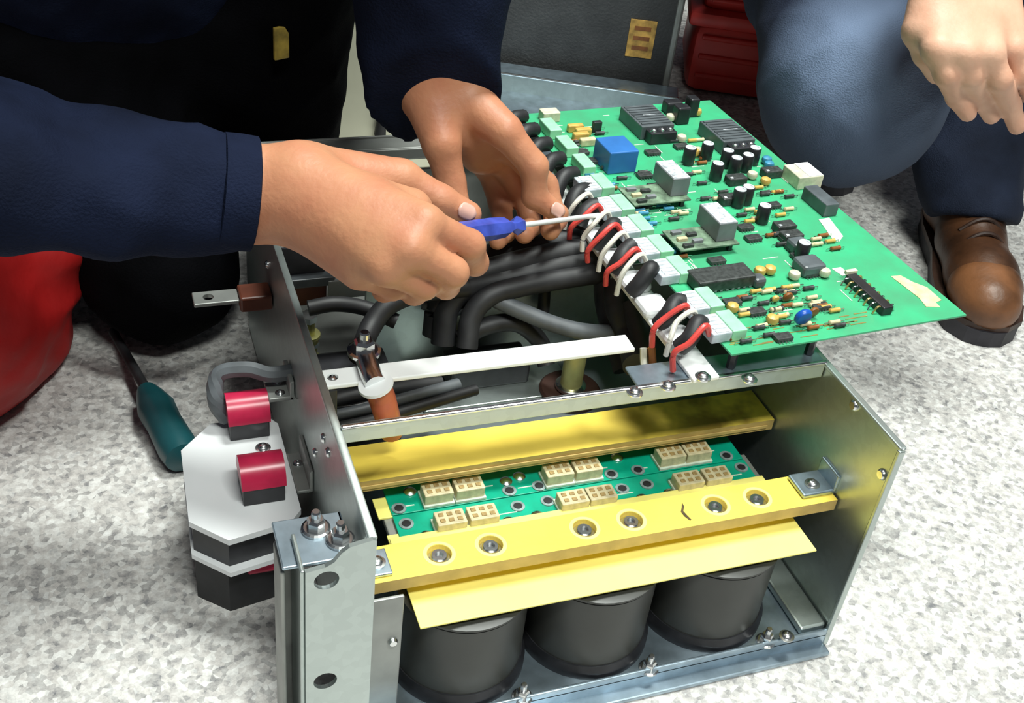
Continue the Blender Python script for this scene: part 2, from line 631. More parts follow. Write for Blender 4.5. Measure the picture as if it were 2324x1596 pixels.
# ================================================================== CHASSIS (origin: front left foot; x right, y back, z up)
W, H, D = 0.42, 0.234, 0.573
T = 0.0035
ch = thing('inverter_chassis', (W / 2, D / 2, 0), 'open galvanised sheet-metal inverter chassis standing on the speckled floor', 'chassis')
# left wall with front rack ear
b = B().box((0.0, D / 2, H / 2 + .002), (T, D, H - .004), .001)
wl = b.obj('side_panel', M_GALV, ch)
b = B().box((0.0, D / 2 + .001, H - .0015), (.0065, D, .004), .0012)
b.obj('folded_edge', M_GALV, ch, smooth=True)
# ear: stepped top outline, facing the front
ear = [(0.002, 0.0), (0.002, .2335), (-.0005, .2345), (-.016, .2315), (-.021, .2275), (-.026, .2200), (-.032, .2165), (-.045, .2145), (-.045, 0.0)]
P = [(x, -.0018, z) for x, z in ear] + [(x, .0018, z) for x, z in ear]
n = len(ear)
F = [tuple(range(n)), tuple(range(2 * n - 1, n - 1, -1))] + [(i, n + i, n + (i + 1) % n, (i + 1) % n) for i in range(n)]
eo = B().add(P, F).obj('rack_ear', M_GALV, ch)
cut_holes(eo, [((-.031, -.02, .204), (-.031, .02, .204), .0085), ((-.031, -.02, .099), (-.031, .02, .099), .0085)])
b = B().box((-.0465, .018, .107), (.003, .036, .214), .001)
b.obj('ear_return_flange', M_GALV, ch)
b = B().box((-.057, .030, .10), (.003, .030, .20), .001).box((-.052, .0445, .10), (.012, .003, .20), .001)
b.obj('slide_channel', M_GALVD, ch)
# blue zinc bracket plate on top of the ear with bolt
b = B().box((-.034, .032, .2085), (.048, .044, .003), .001).box((-.0115, .032, .197), (.003, .044, .026), .001)
br = b.obj('ear_bracket', M_GALVB, ch)


def bolt_mesh(r, h, wash=True):
    bb = B()
    if wash:
        bb.lathe((0, 0, 0), [(r * 1.55, 0), (r * 1.55, r * .28), (r * 1.3, r * .4)], 20)
    bb.lathe((0, 0, r * .4), [(r, 0), (r, h * .75), (r * .8, h)], 6)
    bb.lathe((0, 0, r * .4), [(r * .5, 0), (r * .5, h * 1.7), (r * .38, h * 1.85)], 12)
    return bb.mesh('bolt')


def pan_mesh(r, h, name='screw'):
    bb = B()
    bb.lathe((0, 0, 0), [(r * 1.5, 0), (r * 1.5, h * .25), (r, h * .3), (r, h * .7), (r * .65, h), (r * .3, h * 1.03), (r * .3, h * .75)], 18)
    return bb.mesh(name, smooth=True)


BOLT = bolt_mesh(.0065, .008)
PAN = pan_mesh(.0045, .0045)
PANS = pan_mesh(.003, .003)
link('bolt', BOLT, M_STEEL, ch, (-.030, .040, .210))
link('bolt', BOLT, M_STEEL, ch, (-.016, .026, .210))
# right wall
b = B().box((W, D / 2 + .0, H / 2 + .002), (T, D, H - .004), .001)
b.obj('side_panel', M_GALV, ch)
b = B().box((W, D / 2 + .001, H - .0015), (.0065, D, .004), .0012).box((W - .001, .0015, H / 2), (.006, .004, H - .004), .001)
b.obj('folded_edge', M_GALV, ch)
for q in ((1940, 920), (2003, 1077), (1857, 1408)):
    d = ray(*q)
    p = CAM + d * (W - T / 2 - CAM[0]) / d[0]
    me = B().lathe((0, 0, 0), [(.005, 0), (.005, .001), (.0035, .003)], 14, (-1, 0, 0)).mesh('screw', smooth=True)
    link('screw', me, M_STEEL, ch, p)
# base pan with folded front lip
b = B().box((W / 2, D / 2, .016), (W - .006, D, .003), .001)
b.obj('base_plate', M_GALVB, ch)
b = B().box((W / 2, .0015, .0135), (W - .004, .003, .019), .001)
b.obj('front_lip', M_GALVB, ch)
b = B().box((W / 2, -.004, .0025), (W - .004, .014, .005), .0015)
b.obj('foot_rail', M_GALVB, ch)
# side flange on the base at the right
b = B().box((W - .016, .05, .022), (.026, .09, .008), .002)
b.obj('base_angle', M_GALV, ch)
# front cross rail: top flange + front face
b = B().box((W / 2, .113, .2285), (W - .005, .003, .017), .001)
b.obj('cross_rail', M_GALV, ch)
b = B().box((W / 2 + .12, .127, .2345), (W - .245, .026, .003), .001)
b.obj('rail_flange', M_GALVB, ch)
b = B().box((W / 2, .1115, .2363), (W - .005, .004, .003), .001)
b.obj('folded_edge', M_STEEL, ch)
for q in ((1440, 892), (1515, 878), (1700, 862)):
    link('screw', PAN, M_STEEL, ch, at(q[0], q[1], .236))
# back rail: channel
b = B().box((W / 2, D - .001, H - .012), (W, .003, .03), .001).box((W / 2, D - .014, H - .001), (W - .004, .026, .003), .001).box((W / 2, D - .028, H - .006), (W - .004, .003, .012), .001)
b.obj('back_rail', M_GALVD, ch)
b = B().box((W / 2, D - .001, .10), (W, .003, .19), .001)
b.obj('back_panel', M_GALVD, ch)
# inner partition and deck
b = B().box((W / 2 + .035, .335, .11), (W - .076, .003, .185), .001)
b.obj('inner_panel', M_GALV, ch)
b = B().box((W / 2 + .035, .335, .2035), (W - .076, .006, .003), .001)
b.obj('folded_edge', M_STEEL, ch)
b = B().box((W / 2, .262, .105), (W - .008, .14, .004), .001)
b.obj('deck', M_DECK, ch)
b = B().box((W / 2, .455, .105), (W - .008, .235, .004), .001)
b.obj('deck', M_GALVD, ch)

b = B().box((.018, .022, .085), (.026, .003, .125), .001).box((.006, .030, .085), (.003, .018, .125), .001)
b.obj('inner_bracket', M_GALVD, ch)
link('screw', B().lathe((0, 0, 0), [(.004, 0), (.004, .001), (.0028, .003)], 14, (0, -1, 0)).mesh('screw', smooth=True), M_STEEL, ch, (.024, .0205, .10))
RIV = B().lathe((0, 0, 0), [(.0042, 0), (.0042, .0008), (.0028, .0024)], 14, (-1, 0, 0)).mesh('rivet', smooth=True)
for u, v in ((662, 843), (648, 868), (716, 1028), (746, 1027), (735, 995), (700, 1110), (608, 600)):
    d = ray(u, v)
    link('rivet', RIV, M_STEEL, ch, CAM + d * (-T / 2 - CAM[0]) / d[0])

# ---- white busbar across and white strip towards the back
bb = B().box((.134, .178, .229), (.262, .021, .004), .001)
wbar = bb.obj('busbar', M_ALU, None, label='bright white flat busbar lying across the chassis from the left wall', cat='busbar')
cut_holes(wbar, [((.010, .178, .2), (.010, .178, .25), .0045)])
link('screw', PANS, M_STEEL, wbar, (.010, .178, .229))
# busbar support
bb = B().box((.006, .178, .166), (.012, .02, .12), .001)
bb.obj('support_post', M_BLK, wbar)
ang = 0.054
sx, sy = .300, .107
sang = .018
ex, ey = -math.sin(sang), math.cos(sang)
strip_len = .37
cx, cy = sx + ex * strip_len / 2, sy + ey * strip_len / 2
bb = B().box((cx, cy, .2385), (.024, strip_len, .004), .001, rz=sang)
wst = bb.obj('mounting_strip', M_ALU, None, label='white flat strip running back under the wiring beside the green board', cat='bar')
link('screw', PAN, M_STEEL, wst, at(1595, 857, .2405))

# ---- capacitors
CAPX = (.092, .2055, .319)
capw = ('leftmost', 'middle', 'rightmost')


def make_cap(i, root=None):
    x = CAPX[i]
    t = thing('electrolytic_capacitor', (x, .0625, .0175), capw[i] + ' of the three big dark grey can capacitors on the base plate', 'capacitor', 'can capacitors under the yellow sheet')
    return t


capparts = None
for i, x in enumerate(CAPX):
    t = make_cap(i)
    if capparts is None:
        R = .0535
        m1 = B().lathe((0, 0, 0), [(R, .012), (R, .086), (R - .002, .088)], 48).mesh('can', smooth=True)
        m2 = B().lathe((0, 0, 0), [(R + .004, 0), (R + .004, .008), (R + .001, .012), (R + .001, .013)], 48).mesh('base_ring', smooth=True)
        m3 = B().lathe((0, 0, 0), [(R - .001, .088), (R + .0012, .0885), (R + .0012, .0905), (R - .003, .0915)], 48).mesh('rolled_rim', smooth=True)
        m4 = B().lathe((0, 0, 0), [(.008, .0915), (.008, .0955)], 16).mesh('terminal', smooth=True)
        capparts = (m1, m2, m3, m4)
    link('can', capparts[0], M_CAP, t, ORG[t])
    link('base_ring', capparts[1], M_BLK, t, ORG[t])
    link('rolled_rim', capparts[2], M_CAP, t, ORG[t])
    for s in (-1, 1):
        link('terminal', capparts[3], M_STEEL, t, ORG[t] + np.array([s * .016, 0, 0]))
for i, (u, v) in enumerate(((1185, 1583), (1472, 1518), (1737, 1456))):
    link('stud', bolt_mesh(.0055, .008) if i == 0 else bpy.data.objects['stud'].data, M_STEEL, ch, at(u, v, .0175))
link('screw', PAN, M_STEEL, ch, at(1785, 1445, .0265))

# ---- yellow sheet over the capacitors
bb = B().box((.2145, .062, .1145), (.343, .094, .0018), .0005)
bb.obj('insulating_sheet', M_YELS, None, label='thin pale yellow insulating sheet lying on the can capacitors', cat='sheet')


def bar_with_edge(name, poly, z0, z1, label, cat, mtop=M_YEL, medge=M_YELE):
    o = B().prism(poly, z0, z1).obj(name, mtop, None, label=label, cat=cat)
    o.data.materials.append(medge)
    for p in o.data.polygons:
        if abs(p.normal.z) < .5:
            p.material_index = 1
    return o


fbar = bar_with_edge('insulating_bar', [(.006, .0435), (.4165, .0435), (.4165, .0795), (.006, .0795)], .1285, .1400,
                     'thick yellow bar with six bolts across the front', 'bar')
holes = [(1002, 1270), (1118, 1246), (1330, 1205), (1435, 1184), (1625, 1148), (1720, 1132)]
hp = [at(u, v, .140) for u, v in holes]
cut_holes(fbar, [((p[0], .0615, .1338), (p[0], .0615, .2), .0096) for p in hp], n=24)
SOCK = B().lathe((0, 0, 0), [(.0068, 0), (.0068, .0038), (.0058, .0046), (.0034, .0046), (.0034, .002), (.0012, .002)], 20).mesh('socket_screw', smooth=True)
RING = B().lathe((0, 0, 0), [(.0094, 0), (.0094, .0008), (.0070, .0008)], 24).mesh('washer', smooth=True)
HALO = B().lathe((0, 0, 0), [(.0128, 0), (.0126, .0004), (.0098, .0005), (.0097, 0)], 28).mesh('countersink_ring', smooth=True)
HALO.materials.append(M_YELS)
hfix = bmesh.new()
hfix.from_mesh(HALO)
bmesh.ops.delete(hfix, geom=[f for f in hfix.faces if len(f.verts) > 4], context='FACES')
hfix.to_mesh(HALO)
hfix.free()
for p in hp:
    link('countersink_ring', HALO, M_YELS, fbar, (p[0], .0615, .1400))
    s_ = link('socket_screw', SOCK, M_STEEL, fbar, (p[0], .0615, .1345))
    link('washer', RING, M_STEEL, fbar, (p[0], .0615, .1338))
# end clips
bb = B().box((.0165, .061, .1418), (.026, .026, .0034), .001)
bb.obj('end_clip', M_GALVB, fbar)
link('screw', PAN, M_STEEL, fbar, (.020, .060, .1435))
bb = B().box((.402, .064, .1425), (.032, .027, .005), .0015).box((.417, .064, .150), (.003, .027, .020), .001)
bb.obj('end_clip', M_GALVB, fbar)
link('screw', PAN, M_STEEL, fbar, (.400, .061, .145))
# scuff mark on the bar (flat ink stroke)
mk = [at(u, v, .1402) for u, v in ((1548, 1140), (1553, 1150), (1551, 1160), (1558, 1168), (1570, 1180), (1566, 1182), (1553, 1172), (1545, 1162), (1547, 1152))]
bb = B().add([tuple(p) for p in mk], [tuple(range(len(mk)))])
bb.obj('scuff_mark', M_INK, fbar)

# rear yellow bar
def stained_material():
    m = mat('stained_yellow_fibreglass', (0.90, 0.67, 0.10), 0.38, 0, 0.07, 18, 0.03, 300)
    nt = m.node_tree
    b_ = nt.nodes['Principled BSDF']
    src = b_.inputs['Base Color'].links[0].from_socket
    tc = nt.nodes.new('ShaderNodeTexCoord')
    sep = nt.nodes.new('ShaderNodeSeparateXYZ')
    nz = nt.nodes.new('ShaderNodeTexNoise')
    nz.inputs['Scale'].default_value = 26
    nz.inputs['Detail'].default_value = 3
    mr = nt.nodes.new('ShaderNodeMapRange')
    mr.inputs['From Min'].default_value = 0.03
    mr.inputs['From Max'].default_value = 0.15
    rp = nt.nodes.new('ShaderNodeMapRange')
    rp.inputs['From Min'].default_value = 0.42
    rp.inputs['From Max'].default_value = 0.60
    mu = nt.nodes.new('ShaderNodeMath')
    mu.operation = 'MULTIPLY'
    mx = nt.nodes.new('ShaderNodeMix')
    mx.data_type = 'RGBA'
    nt.links.new(tc.outputs['Object'], sep.inputs['Vector'])
    nt.links.new(tc.outputs['Object'], nz.inputs['Vector'])
    nt.links.new(sep.outputs['X'], mr.inputs['Value'])
    nt.links.new(nz.outputs['Fac'], rp.inputs['Value'])
    nt.links.new(mr.outputs['Result'], mu.inputs[0])
    nt.links.new(rp.outputs['Result'], mu.inputs[1])
    nt.links.new(mu.outputs[0], mx.inputs['Factor'])
    nt.links.new(src, mx.inputs[6])
    mx.inputs[7].default_value = (0.20, 0.11, 0.02, 1)
    nt.links.new(mx.outputs[2], b_.inputs['Base Color'])
    return m


rbar = bar_with_edge('insulating_bar', [(.006, .152), (.4165, .152), (.4165, .196), (.006, .196)], .1285, .1400,
                     'wide stained yellow bar below the metal cross rail, behind the small green boards', 'bar', stained_material())
bb = B().box((.21, .1512, .1335), (.40, .0012, .0035), .0004)
bb.obj('edge_strip', M_YELE, rbar)

# ---- small green driver boards with cream connectors
PINB = B()
for i in range(3):
    for j in range(2):
        PINB.box(((i - 1) * .0074, (j - .5) * .0068, .0104), (.0044, .0038, .0016), .0004)
PINMESH = PINB.mesh('cavities')


def conn_mesh():
    bb = B().box((0, 0, .0052), (.0250, .0165, .0104), .0008)
    return bb.mesh('connector')


CONN = conn_mesh()
CAV = mat('ochre_cavity', (0.40, 0.27, 0.10), 0.6, 0, 0.2, 200)
BASEM = B().box((0, 0, .0014), (.0272, .0205, .0028), .0004).mesh('connector_base')
HOLE = B().lathe((0, 0, 0), [(.0062, 0), (.0062, .0009), (.0040, .0011), (.0036, .0004)], 20).mesh('hole_ring', smooth=True)
HOLED = B().lathe((0, 0, 0), [(.0036, 0), (.0036, .0012)], 16).mesh('hole')
SOLD = B().lathe((0, 0, 0), [(.0058, 0), (.0056, .0012), (.0035, .003), (.001, .0036)], 18).mesh('screw_head', smooth=True)
M_RINGM = mat('tinned_ring', (0.30, 0.38, 0.38), 0.4, 0.3, 0.2, 200)
strips = [
    ('rear', .1385, [(995, 1125), (1065, 1110), (1272, 1085), (1335, 1070), (1525, 1040), (1580, 1025)],
     [(930, 1117), (1148, 1094), (1178, 1083), (1400, 1040)], [(906, 1157), (1158, 1119), (1225, 1108), (1390, 1082), (1450, 1072), (1655, 1045)]),
    ('front', .1035, [(1025, 1190), (1095, 1170), (1302, 1140), (1365, 1128), (1562, 1093), (1622, 1078)],
     [(970, 1220), (1155, 1186), (1220, 1172), (1458, 1133), (1520, 1121)], [(922, 1190), (1175, 1150), (1243, 1138), (1412, 1110), (1468, 1100), (1682, 1062)]),
]
zb = .1075
for nm, y0, cons, heads, hls in strips:
    y1 = y0 + .0345
    lab = 'narrow green driver board with cream connectors, ' + ('nearer the cross rail' if nm == 'rear' else 'against the bolted front bar')
    st = thing('driver_board', (.218, (y0 + y1) / 2, zb), lab, 'circuit board', 'small driver boards')
    B().box((.2185, (y0 + y1) / 2, zb + .0012), (.331, .0338, .0024), .0004).obj('board', M_PCB2, st)
    z = zb + .0024
    for i, (u, v) in enumerate(cons):
        p = at(u, v, z + .008)
        y = y0 + .0112
        link('connector_base', BASEM, M_WTAPE, st, (p[0], y, z))
        c = link('connector', CONN, M_CREAM, st, (p[0], y, z + .002))
        link('cavities', PINMESH, CAV, c, (p[0], y, z + .002))
    for u, v in heads:
        p = at(u, v, z)
        y = min(max(p[1], y0 + .006), y1 - .006)
        link('screw_head', SOLD, M_STEEL, st, (p[0], y, z))
    for u, v in hls:
        p = at(u, v, z)
        y = min(max(p[1], y0 + .0065), y1 - .0065)
        link('hole_ring', HOLE, M_RINGM, st, (p[0], y, z))
        link('hole', HOLED, M_BLK, st, (p[0], y, z))
    tr = B()
    for k in range(9):
        x = .066 + k * .036 + (.01 if nm == 'front' else 0)
        tr.box((x, y0 + .008 + .004 * (k % 3), z + .0002), (.016, .0011, .0004))
    tr.obj('silkscreen_line', M_WTAPE, st)
# yellow tabs at the left end of the boards and the bridge the boards rest on
for u, v, w_, d_ in ((868, 1153, .012, .024), (905, 1228, .016, .016)):
    p = at(u, v, .1085)
    B().box((p[0], p[1], .1075), (w_, d_, .002), .0004).obj('spacer_tab', M_YELS, ch)
B().box((.2185, .125, .1035), (.345, .045, .006), .001).obj('board_bridge', M_GALVD, ch)

# ================================================================== MAIN CONTROL BOARD
ZP = .2600                                  # top face of the board
FL = np.array([.319, .109])
AX = np.array([math.cos(ang), math.sin(ang)])
AY = np.array([-math.sin(ang), math.cos(ang)])
BW, BD = .243, .452
cxy = FL + AX * BW / 2 + AY * BD / 2
pcb = thing('control_board', (cxy[0], cxy[1], ZP - .002), 'large green control circuit board crowded with components, laid over the right side of the chassis', 'circuit board')
B().box((cxy[0], cxy[1], ZP - .001), (BW, BD, .002), .0004, rz=ang).obj('board', M_PCB, pcb)


def loc(a, c):
    p = FL + AX * a + AY * c
    return p


def onb(u, v, z=0.0):
    """board position of a pixel, kept on the board"""
    p = at(u, v, ZP + z)
    return p


def part_box(name, m, u, v, sx, sy, sz, bev=.0008, z0=0.0, parent=None, dx=0, dy=0):
    """box whose front left foot is at the pixel"""
    p = at(u, v, ZP + z0)
    q = p[:2] + AX * (sx / 2 + dx) + AY * (sy / 2 + dy)
    return B().box((q[0], q[1], ZP + z0 + sz / 2), (sx, sy, sz), bev, rz=ang).obj(name, m, parent or pcb)


def sub_box(parent, name, m, u, v, sx, sy, sz, dx, dy, dz, bev=0.0003, z0=0.0):
    p = at(u, v, ZP + z0)
    q = p[:2] + AX * dx + AY * dy
    return B().box((q[0], q[1], ZP + z0 + dz), (sx, sy, sz), bev, rz=ang).obj(name, m, parent)


# blue transformer block
part_box('transformer', M_BLUE, 1378, 397, .0325, .036, .024, .0012)
# two dark ribbed modules
for (u, v) in ((1452, 318), (1636, 352)):
    mo = part_box('power_module', M_DGREY, u, v, .040, .052, .0155, .001)
    for k in range(8):
        sub_box(mo, 'rib', M_DGREY, u, v, .036, .0028, .0014, .020, .006 + k * .0058, .0160)
    sub_box(mo, 'print_line', M_LBLG, u, v, .018, .0010, .0003, .022, .024, .0170, 0)
    # screw terminal in front of it
    te = part_box('screw_terminal', M_BLK, u + 22, v + 12, .032, .013, .013, .001)
    for s in range(3):
        p = at(u + 22, v + 12, ZP)[:2] + AX * (.006 + s * .0100) + AY * .0065
        link('screw', PANS, M_STEEL, te, (p[0], p[1], ZP + .013))
# standing black parts behind the modules
for (u, v, sx_, sz_) in ((1535, 285, .016, .020), (1562, 268, .012, .022), (1512, 262, .02, .014)):
    part_box('choke', M_BLK, u, v, sx_, .014, sz_, .002)
# two grey relays on raised daughter boards
for (u, v, u2, v2) in ((1521, 447, 1440, 470), (1625, 550, 1545, 573)):
    db = part_box('daughter_board', M_PCBD, u2, v2, .062, .036, .0016, .0002, z0=.0085)
    for k in range(4):
        sub_box(db, 'standoff', M_BLK, u2, v2, .004, .004, .0080, .006 + (k % 2) * .050, .006 + (k // 2) * .024, -.0042, z0=.0085)
    for k in range(5):
        sub_box(db, 'chip', (M_CHIP, M_GREY, M_CREAM)[k % 3], u2, v2, .010, .0045, .003, .010 + (k % 2) * .013, .005 + k * .0058, .0030, z0=.0085)
    rl = part_box('relay', M_GREY, u, v, .0195, .038, .019, .0008, z0=.0101)
    p = at(u, v, ZP + .0101)[:2]
    sub_box(rl, 'printed_top', M_LBLG, u, v, .0180, .0365, .0006, .0195 / 2, .019, .0191, .0002, z0=.0101)
# big dark chip in a socket with legs
u, v = 1583, 669
ic = part_box('socketed_chip', M_CHIP, u, v, .058, .0235, .0115, .0015, z0=.001)
for k in range(9):
    sub_box(ic, 'leg', M_GREY, u, v, .0025, .0014, .005, .0055 + k * .0059, -.0006, .0030)
part_box('inductor', M_DGREY, 1712, 658, .012, .012, .010, .003)
# pin header with gold leads, running towards the back
u, v = 2000, 718
hd = part_box('pin_header', M_BLK, u, v, .011, .056, .0085, .001)
for k in range(8):
    p = at(u, v, ZP)[:2] + AY * (.005 + k * .0066)
    for s in (0, 1):
        q = p + AX * (s * .011)
        e_ = q + AX * (.006 if s else -.006)
        B().tube([(q[0], q[1], ZP + .0068), ((q + e_)[0] / 2, (q + e_)[1] / 2, ZP + .0066), (e_[0], e_[1], ZP + .0004)], .0009, 6, 3).obj('pin', M_GOLD if k % 2 == s else M_STEEL, hd)
sub_box(hd, 'latch', M_CREAM2, u, v, .012, .004, .004, .0055, .0565, .0095, .0006)
# blue varistor disc, standing on edge; brown discs
p = at(1815, 744, ZP)
B().lathe((p[0] - .0035 * AY[0], p[1] - .0035 * AY[1], ZP + .0105), [(.002, 0), (.0068, .0008), (.0080, .0025), (.0080, .0045), (.0068, .0062), (.002, .007)], 20, (AY[0], AY[1], 0.25)).obj('varistor', M_BLUE2, pcb, smooth=True)
for (u, v, r_, m_) in ((1787, 690, .0048, M_BROWN), (1845, 726, .0052, M_BROWN), (1760, 392 + 300, .0035, M_OCHRE)):
    p = at(u, v, ZP)
    B().lathe((p[0], p[1], ZP + r_ + .001), [(.001, 0), (r_ * .9, .0008), (r_, .002), (r_ * .9, .0034), (.001, .0042)], 14, (AY[0], AY[1], 0.2)).obj('disc_capacitor', m_, pcb, smooth=True)
# stickers and tape
for nm, m_, px in (('paper_label', M_WTAPE, ((1858, 498), (1882, 494), (1914, 536), (1904, 549), (1892, 546))),
                   ('paper_label', M_WTAPE, ((1888, 610), (1908, 606), (1930, 622), (1912, 626))),
                   ('tape_strip', M_TAPE, ((2022, 627), (2044, 625), (2072, 640), (2104, 652), (2137, 681), (2124, 686), (2134, 697), (2102, 696), (2086, 676), (2060, 656)))):
    pts = [at(a, c, ZP + .0006) for a, c in px]
    B().prism([(q[0], q[1]) for q in pts][::-1], ZP, ZP + .0006).obj(nm, m_, pcb)
# cream box connector and dark connector at the far right edge
cb = part_box('box_connector', M_CREAM2, 1808, 432, .030, .030, .014, .0008)
sub_box(cb, 'latch_plate', M_WHITE, 1808, 432, .017, .0285, .0012, .0205, .015, .0142)
part_box('edge_connector', M_DGREY, 1868, 494, .016, .040, .014, .001)
# upper left: beige connector, ochre film capacitors
part_box('box_connector', M_CREAM2, 1232, 280, .020, .014, .011, .0008)
for u, v in ((1290, 303), (1302, 322), (1318, 335), (1308, 312)):
    part_box('film_capacitor', M_OCHRE if u != 1318 else M_CREAM, u, v, .018, .007, .0085, .0015)
part_box('transistor', M_BLK, 1345, 306, .010, .006, .014, .001)

# standing electrolytics (can + silver top)
CANM = B().lathe((0, 0, 0), [(.0062, 0), (.0065, .0006), (.0065, .018), (.0060, .0188)], 18).mesh('can', smooth=True)
CANT = B().lathe((0, 0, 0), [(.0056, .0188), (.0056, .0192)], 18).mesh('top', smooth=True)
for u, v in ((1622, 408), (1690, 388), (1664, 395), (1645, 378), (1727, 505), (1672, 468), (1815, 590), (1690, 462), (1560, 372), (1706, 372), (1600, 362)):
    p = at(u, v, ZP)
    c = link('small_capacitor', CANM, M_BLK if (u % 3) else M_DGREY, pcb, (p[0], p[1], ZP))
    link('top', CANT, M_LBLG, c, (p[0], p[1], ZP))
# tantalum blobs
BLOB = B().lathe((0, 0, 0), [(.001, 0), (.0048, .0018), (.0058, .0045), (.0048, .0075), (.0015, .0092)], 14).mesh('tantalum_capacitor', smooth=True)
BLOBO = BLOB.copy()
BLOBC = BLOB.copy()
BLOBB = BLOB.copy()
for u, v, me, m_ in ((1705, 406, BLOBC, M_CREAM2), (1575, 354, BLOBO, M_OCHRE), (1582, 352, BLOBC, M_CREAM2), (1743, 383, BLOBB, M_BLUE3), (1738, 372, BLOBB, M_BLUE3),
                     (1800, 634, BLOBC, M_CREAM2), (1868, 628, BLOBC, M_CREAM2), (1745, 622, BLOBO, M_OCHRE), (1722, 625, BLOBO, M_OCHRE), (1580, 262, BLOBO, M_OCHRE), (1520, 275, BLOBC, M_CREAM2),
                     (1735, 420, BLOBO, M_OCHRE), (1660, 708, BLOBO, M_OCHRE), (1750, 735, BLOBO, M_OCHRE), (1545, 322, BLOBC, M_CREAM2)):
    p = at(u, v, ZP)
    link('tantalum_capacitor', me, m_, pcb, (p[0], p[1], ZP))
# row of chips running back along the right of the board
CH1 = B().box((0, 0, .0022), (.016, .009, .0036), .0006).mesh('chip')
CHL = B()
for k in range(5):
    for s in (-1, 1):
        CHL.box((-.006 + k * .003, s * .0055, .0009), (.0012, .003, .0010))
CHLM = CHL.mesh('legs')
for u, v in ((1772, 524), (1785, 545), (1800, 566), (1812, 585), (1826, 606), (1838, 625), (1690, 520), (1708, 545), (1625, 596), (1600, 700), (1660, 690), (1860, 700), (1715, 712), (1690, 442), (1752, 470),
             (1402, 452), (1440, 500), (1345, 370), (1318, 350), (1545, 336), (1480, 350), (1462, 402), (1640, 735), (1775, 770)):
    p = at(u, v, ZP)
    c = link('chip', CH1, M_CHIP, pcb, (p[0], p[1], ZP), ang)
    link('legs', CHLM, M_STEEL, c, (p[0], p[1], ZP), 0.0)
for u, v in ((1764, 534), (1780, 556), (1797, 579), (1640, 470), (1655, 425), (1736, 408)):
    oc = part_box('optocoupler', M_CHIP, u, v, .021, .0125, .0085, .0012)
    sub_box(oc, 'index_dot', M_LBLG, u, v, .003, .003, .0003, .0035, .0035, .0086, 0)
# stacked dark inductors in that row
for u, v, s in ((1800, 583, .018), (1822, 634, .024)):
    part_box('inductor', M_DGREY, u, v, s, s * .9, .012, .003)
# axial resistors: body + leads, each a child
RB = B().lathe((0, 0, 0), [(.0010, -.0058), (.0022, -.005), (.0019, -.003), (.0019, .003), (.0022, .005), (.0010, .0058)], 10, (1, 0, 0))
RB.v = [(x, y, z + .0024) for x, y, z in RB.v]
RL = B().box((0, 0, .0024), (.020, .0008, .0008)).box((-.0100, 0, .0012), (.0008, .0008, .0026)).box((.0100, 0, .0012), (.0008, .0008, .0026))
RLM = RL.mesh('lead')
RMS = []
for m_ in (M_BLUE3, M_CREAM, M_BROWN, M_CHIP, M_OCHRE):
    RMS.append((RB.mesh('resistor', smooth=True), m_))
respos = [(1500, 470, 0), (1516, 478, 0), (1468, 520, 0), (1478, 512, 0), (1532, 570, 0), (1520, 578, 0), (1420, 465, 0), (1424, 473, 0), (1412, 452, 3), (1382, 425, 0), (1378, 432, 0), (1324, 385, 0), (1328, 392, 1),
          (1336, 400, 0), (1320, 365, 4), (1330, 375, 4), (1300, 345, 3), (1296, 352, 1), (1303, 335, 3), (1440, 480, 3), (1452, 488, 1), (1500, 540, 3), (1510, 548, 3), (1560, 400, 3), (1580, 395, 1), (1592, 420, 3),
          (1640, 440, 3), (1652, 450, 2), (1628, 455, 1), (1600, 455, 3), (1720, 430, 4), (1735, 445, 3), (1760, 440, 4), (1790, 450, 3), (1770, 492, 4), (1700, 480, 1), (1682, 492, 3), (1715, 500, 1)]
rr = random.Random(3)
for k in range(46):                      # field of small parts near the front edge
    a, c = rr.uniform(.012, .125), rr.uniform(.010, .075)
    q = loc(a, c)
    respos.append((None, (q[0], q[1]), rr.choice((1, 1, 4, 3, 2))))
for k in range(30):                      # scattered along the left half
    a, c = rr.uniform(.024, .075), rr.uniform(.14, .43)
    q = loc(a, c)
    respos.append((None, (q[0], q[1]), rr.choice((0, 3, 3, 1, 2))))
for k in range(26):
    a, c = rr.uniform(.13, .20), rr.uniform(.12, .42)
    q = loc(a, c)
    respos.append((None, (q[0], q[1]), rr.choice((3, 3, 4, 1, 2))))
for e in respos:
    if e[0] is None:
        p = e[1]
    else:
        p = at(e[0], e[1], ZP)[:2]
    me, m_ = RMS[e[2]]
    o = link('resistor', me, m_, pcb, (p[0], p[1], ZP), ang)
    link('lead', RLM, M_STEEL, o, (p[0], p[1], ZP))
# printed silkscreen / tinned tracks (one part, too many to pick apart)
tr = B()
for k in range(70):
    a, c = rr.uniform(.012, .23), rr.uniform(.006, .44)
    if a > .17 and c < .25:
        continue
    q = loc(a, c)
    tr.box((q[0], q[1], ZP + .0002), (rr.uniform(.006, .022), .0010, .0004), rz=ang + (math.pi / 2 if rr.random() < .25 else 0))
tr.obj('tinned_track', M_WTAPE, pcb, kind='stuff')
tr = B()
for k in range(26):
    a, c = rr.uniform(.012, .15), rr.uniform(.006, .03)
    q = loc(a, c)
    tr.box((q[0], q[1], ZP + .0002), (rr.uniform(.01, .026), .0010, .0004), rz=ang)
tr.obj('gold_track', M_GOLD, pcb, kind='stuff')

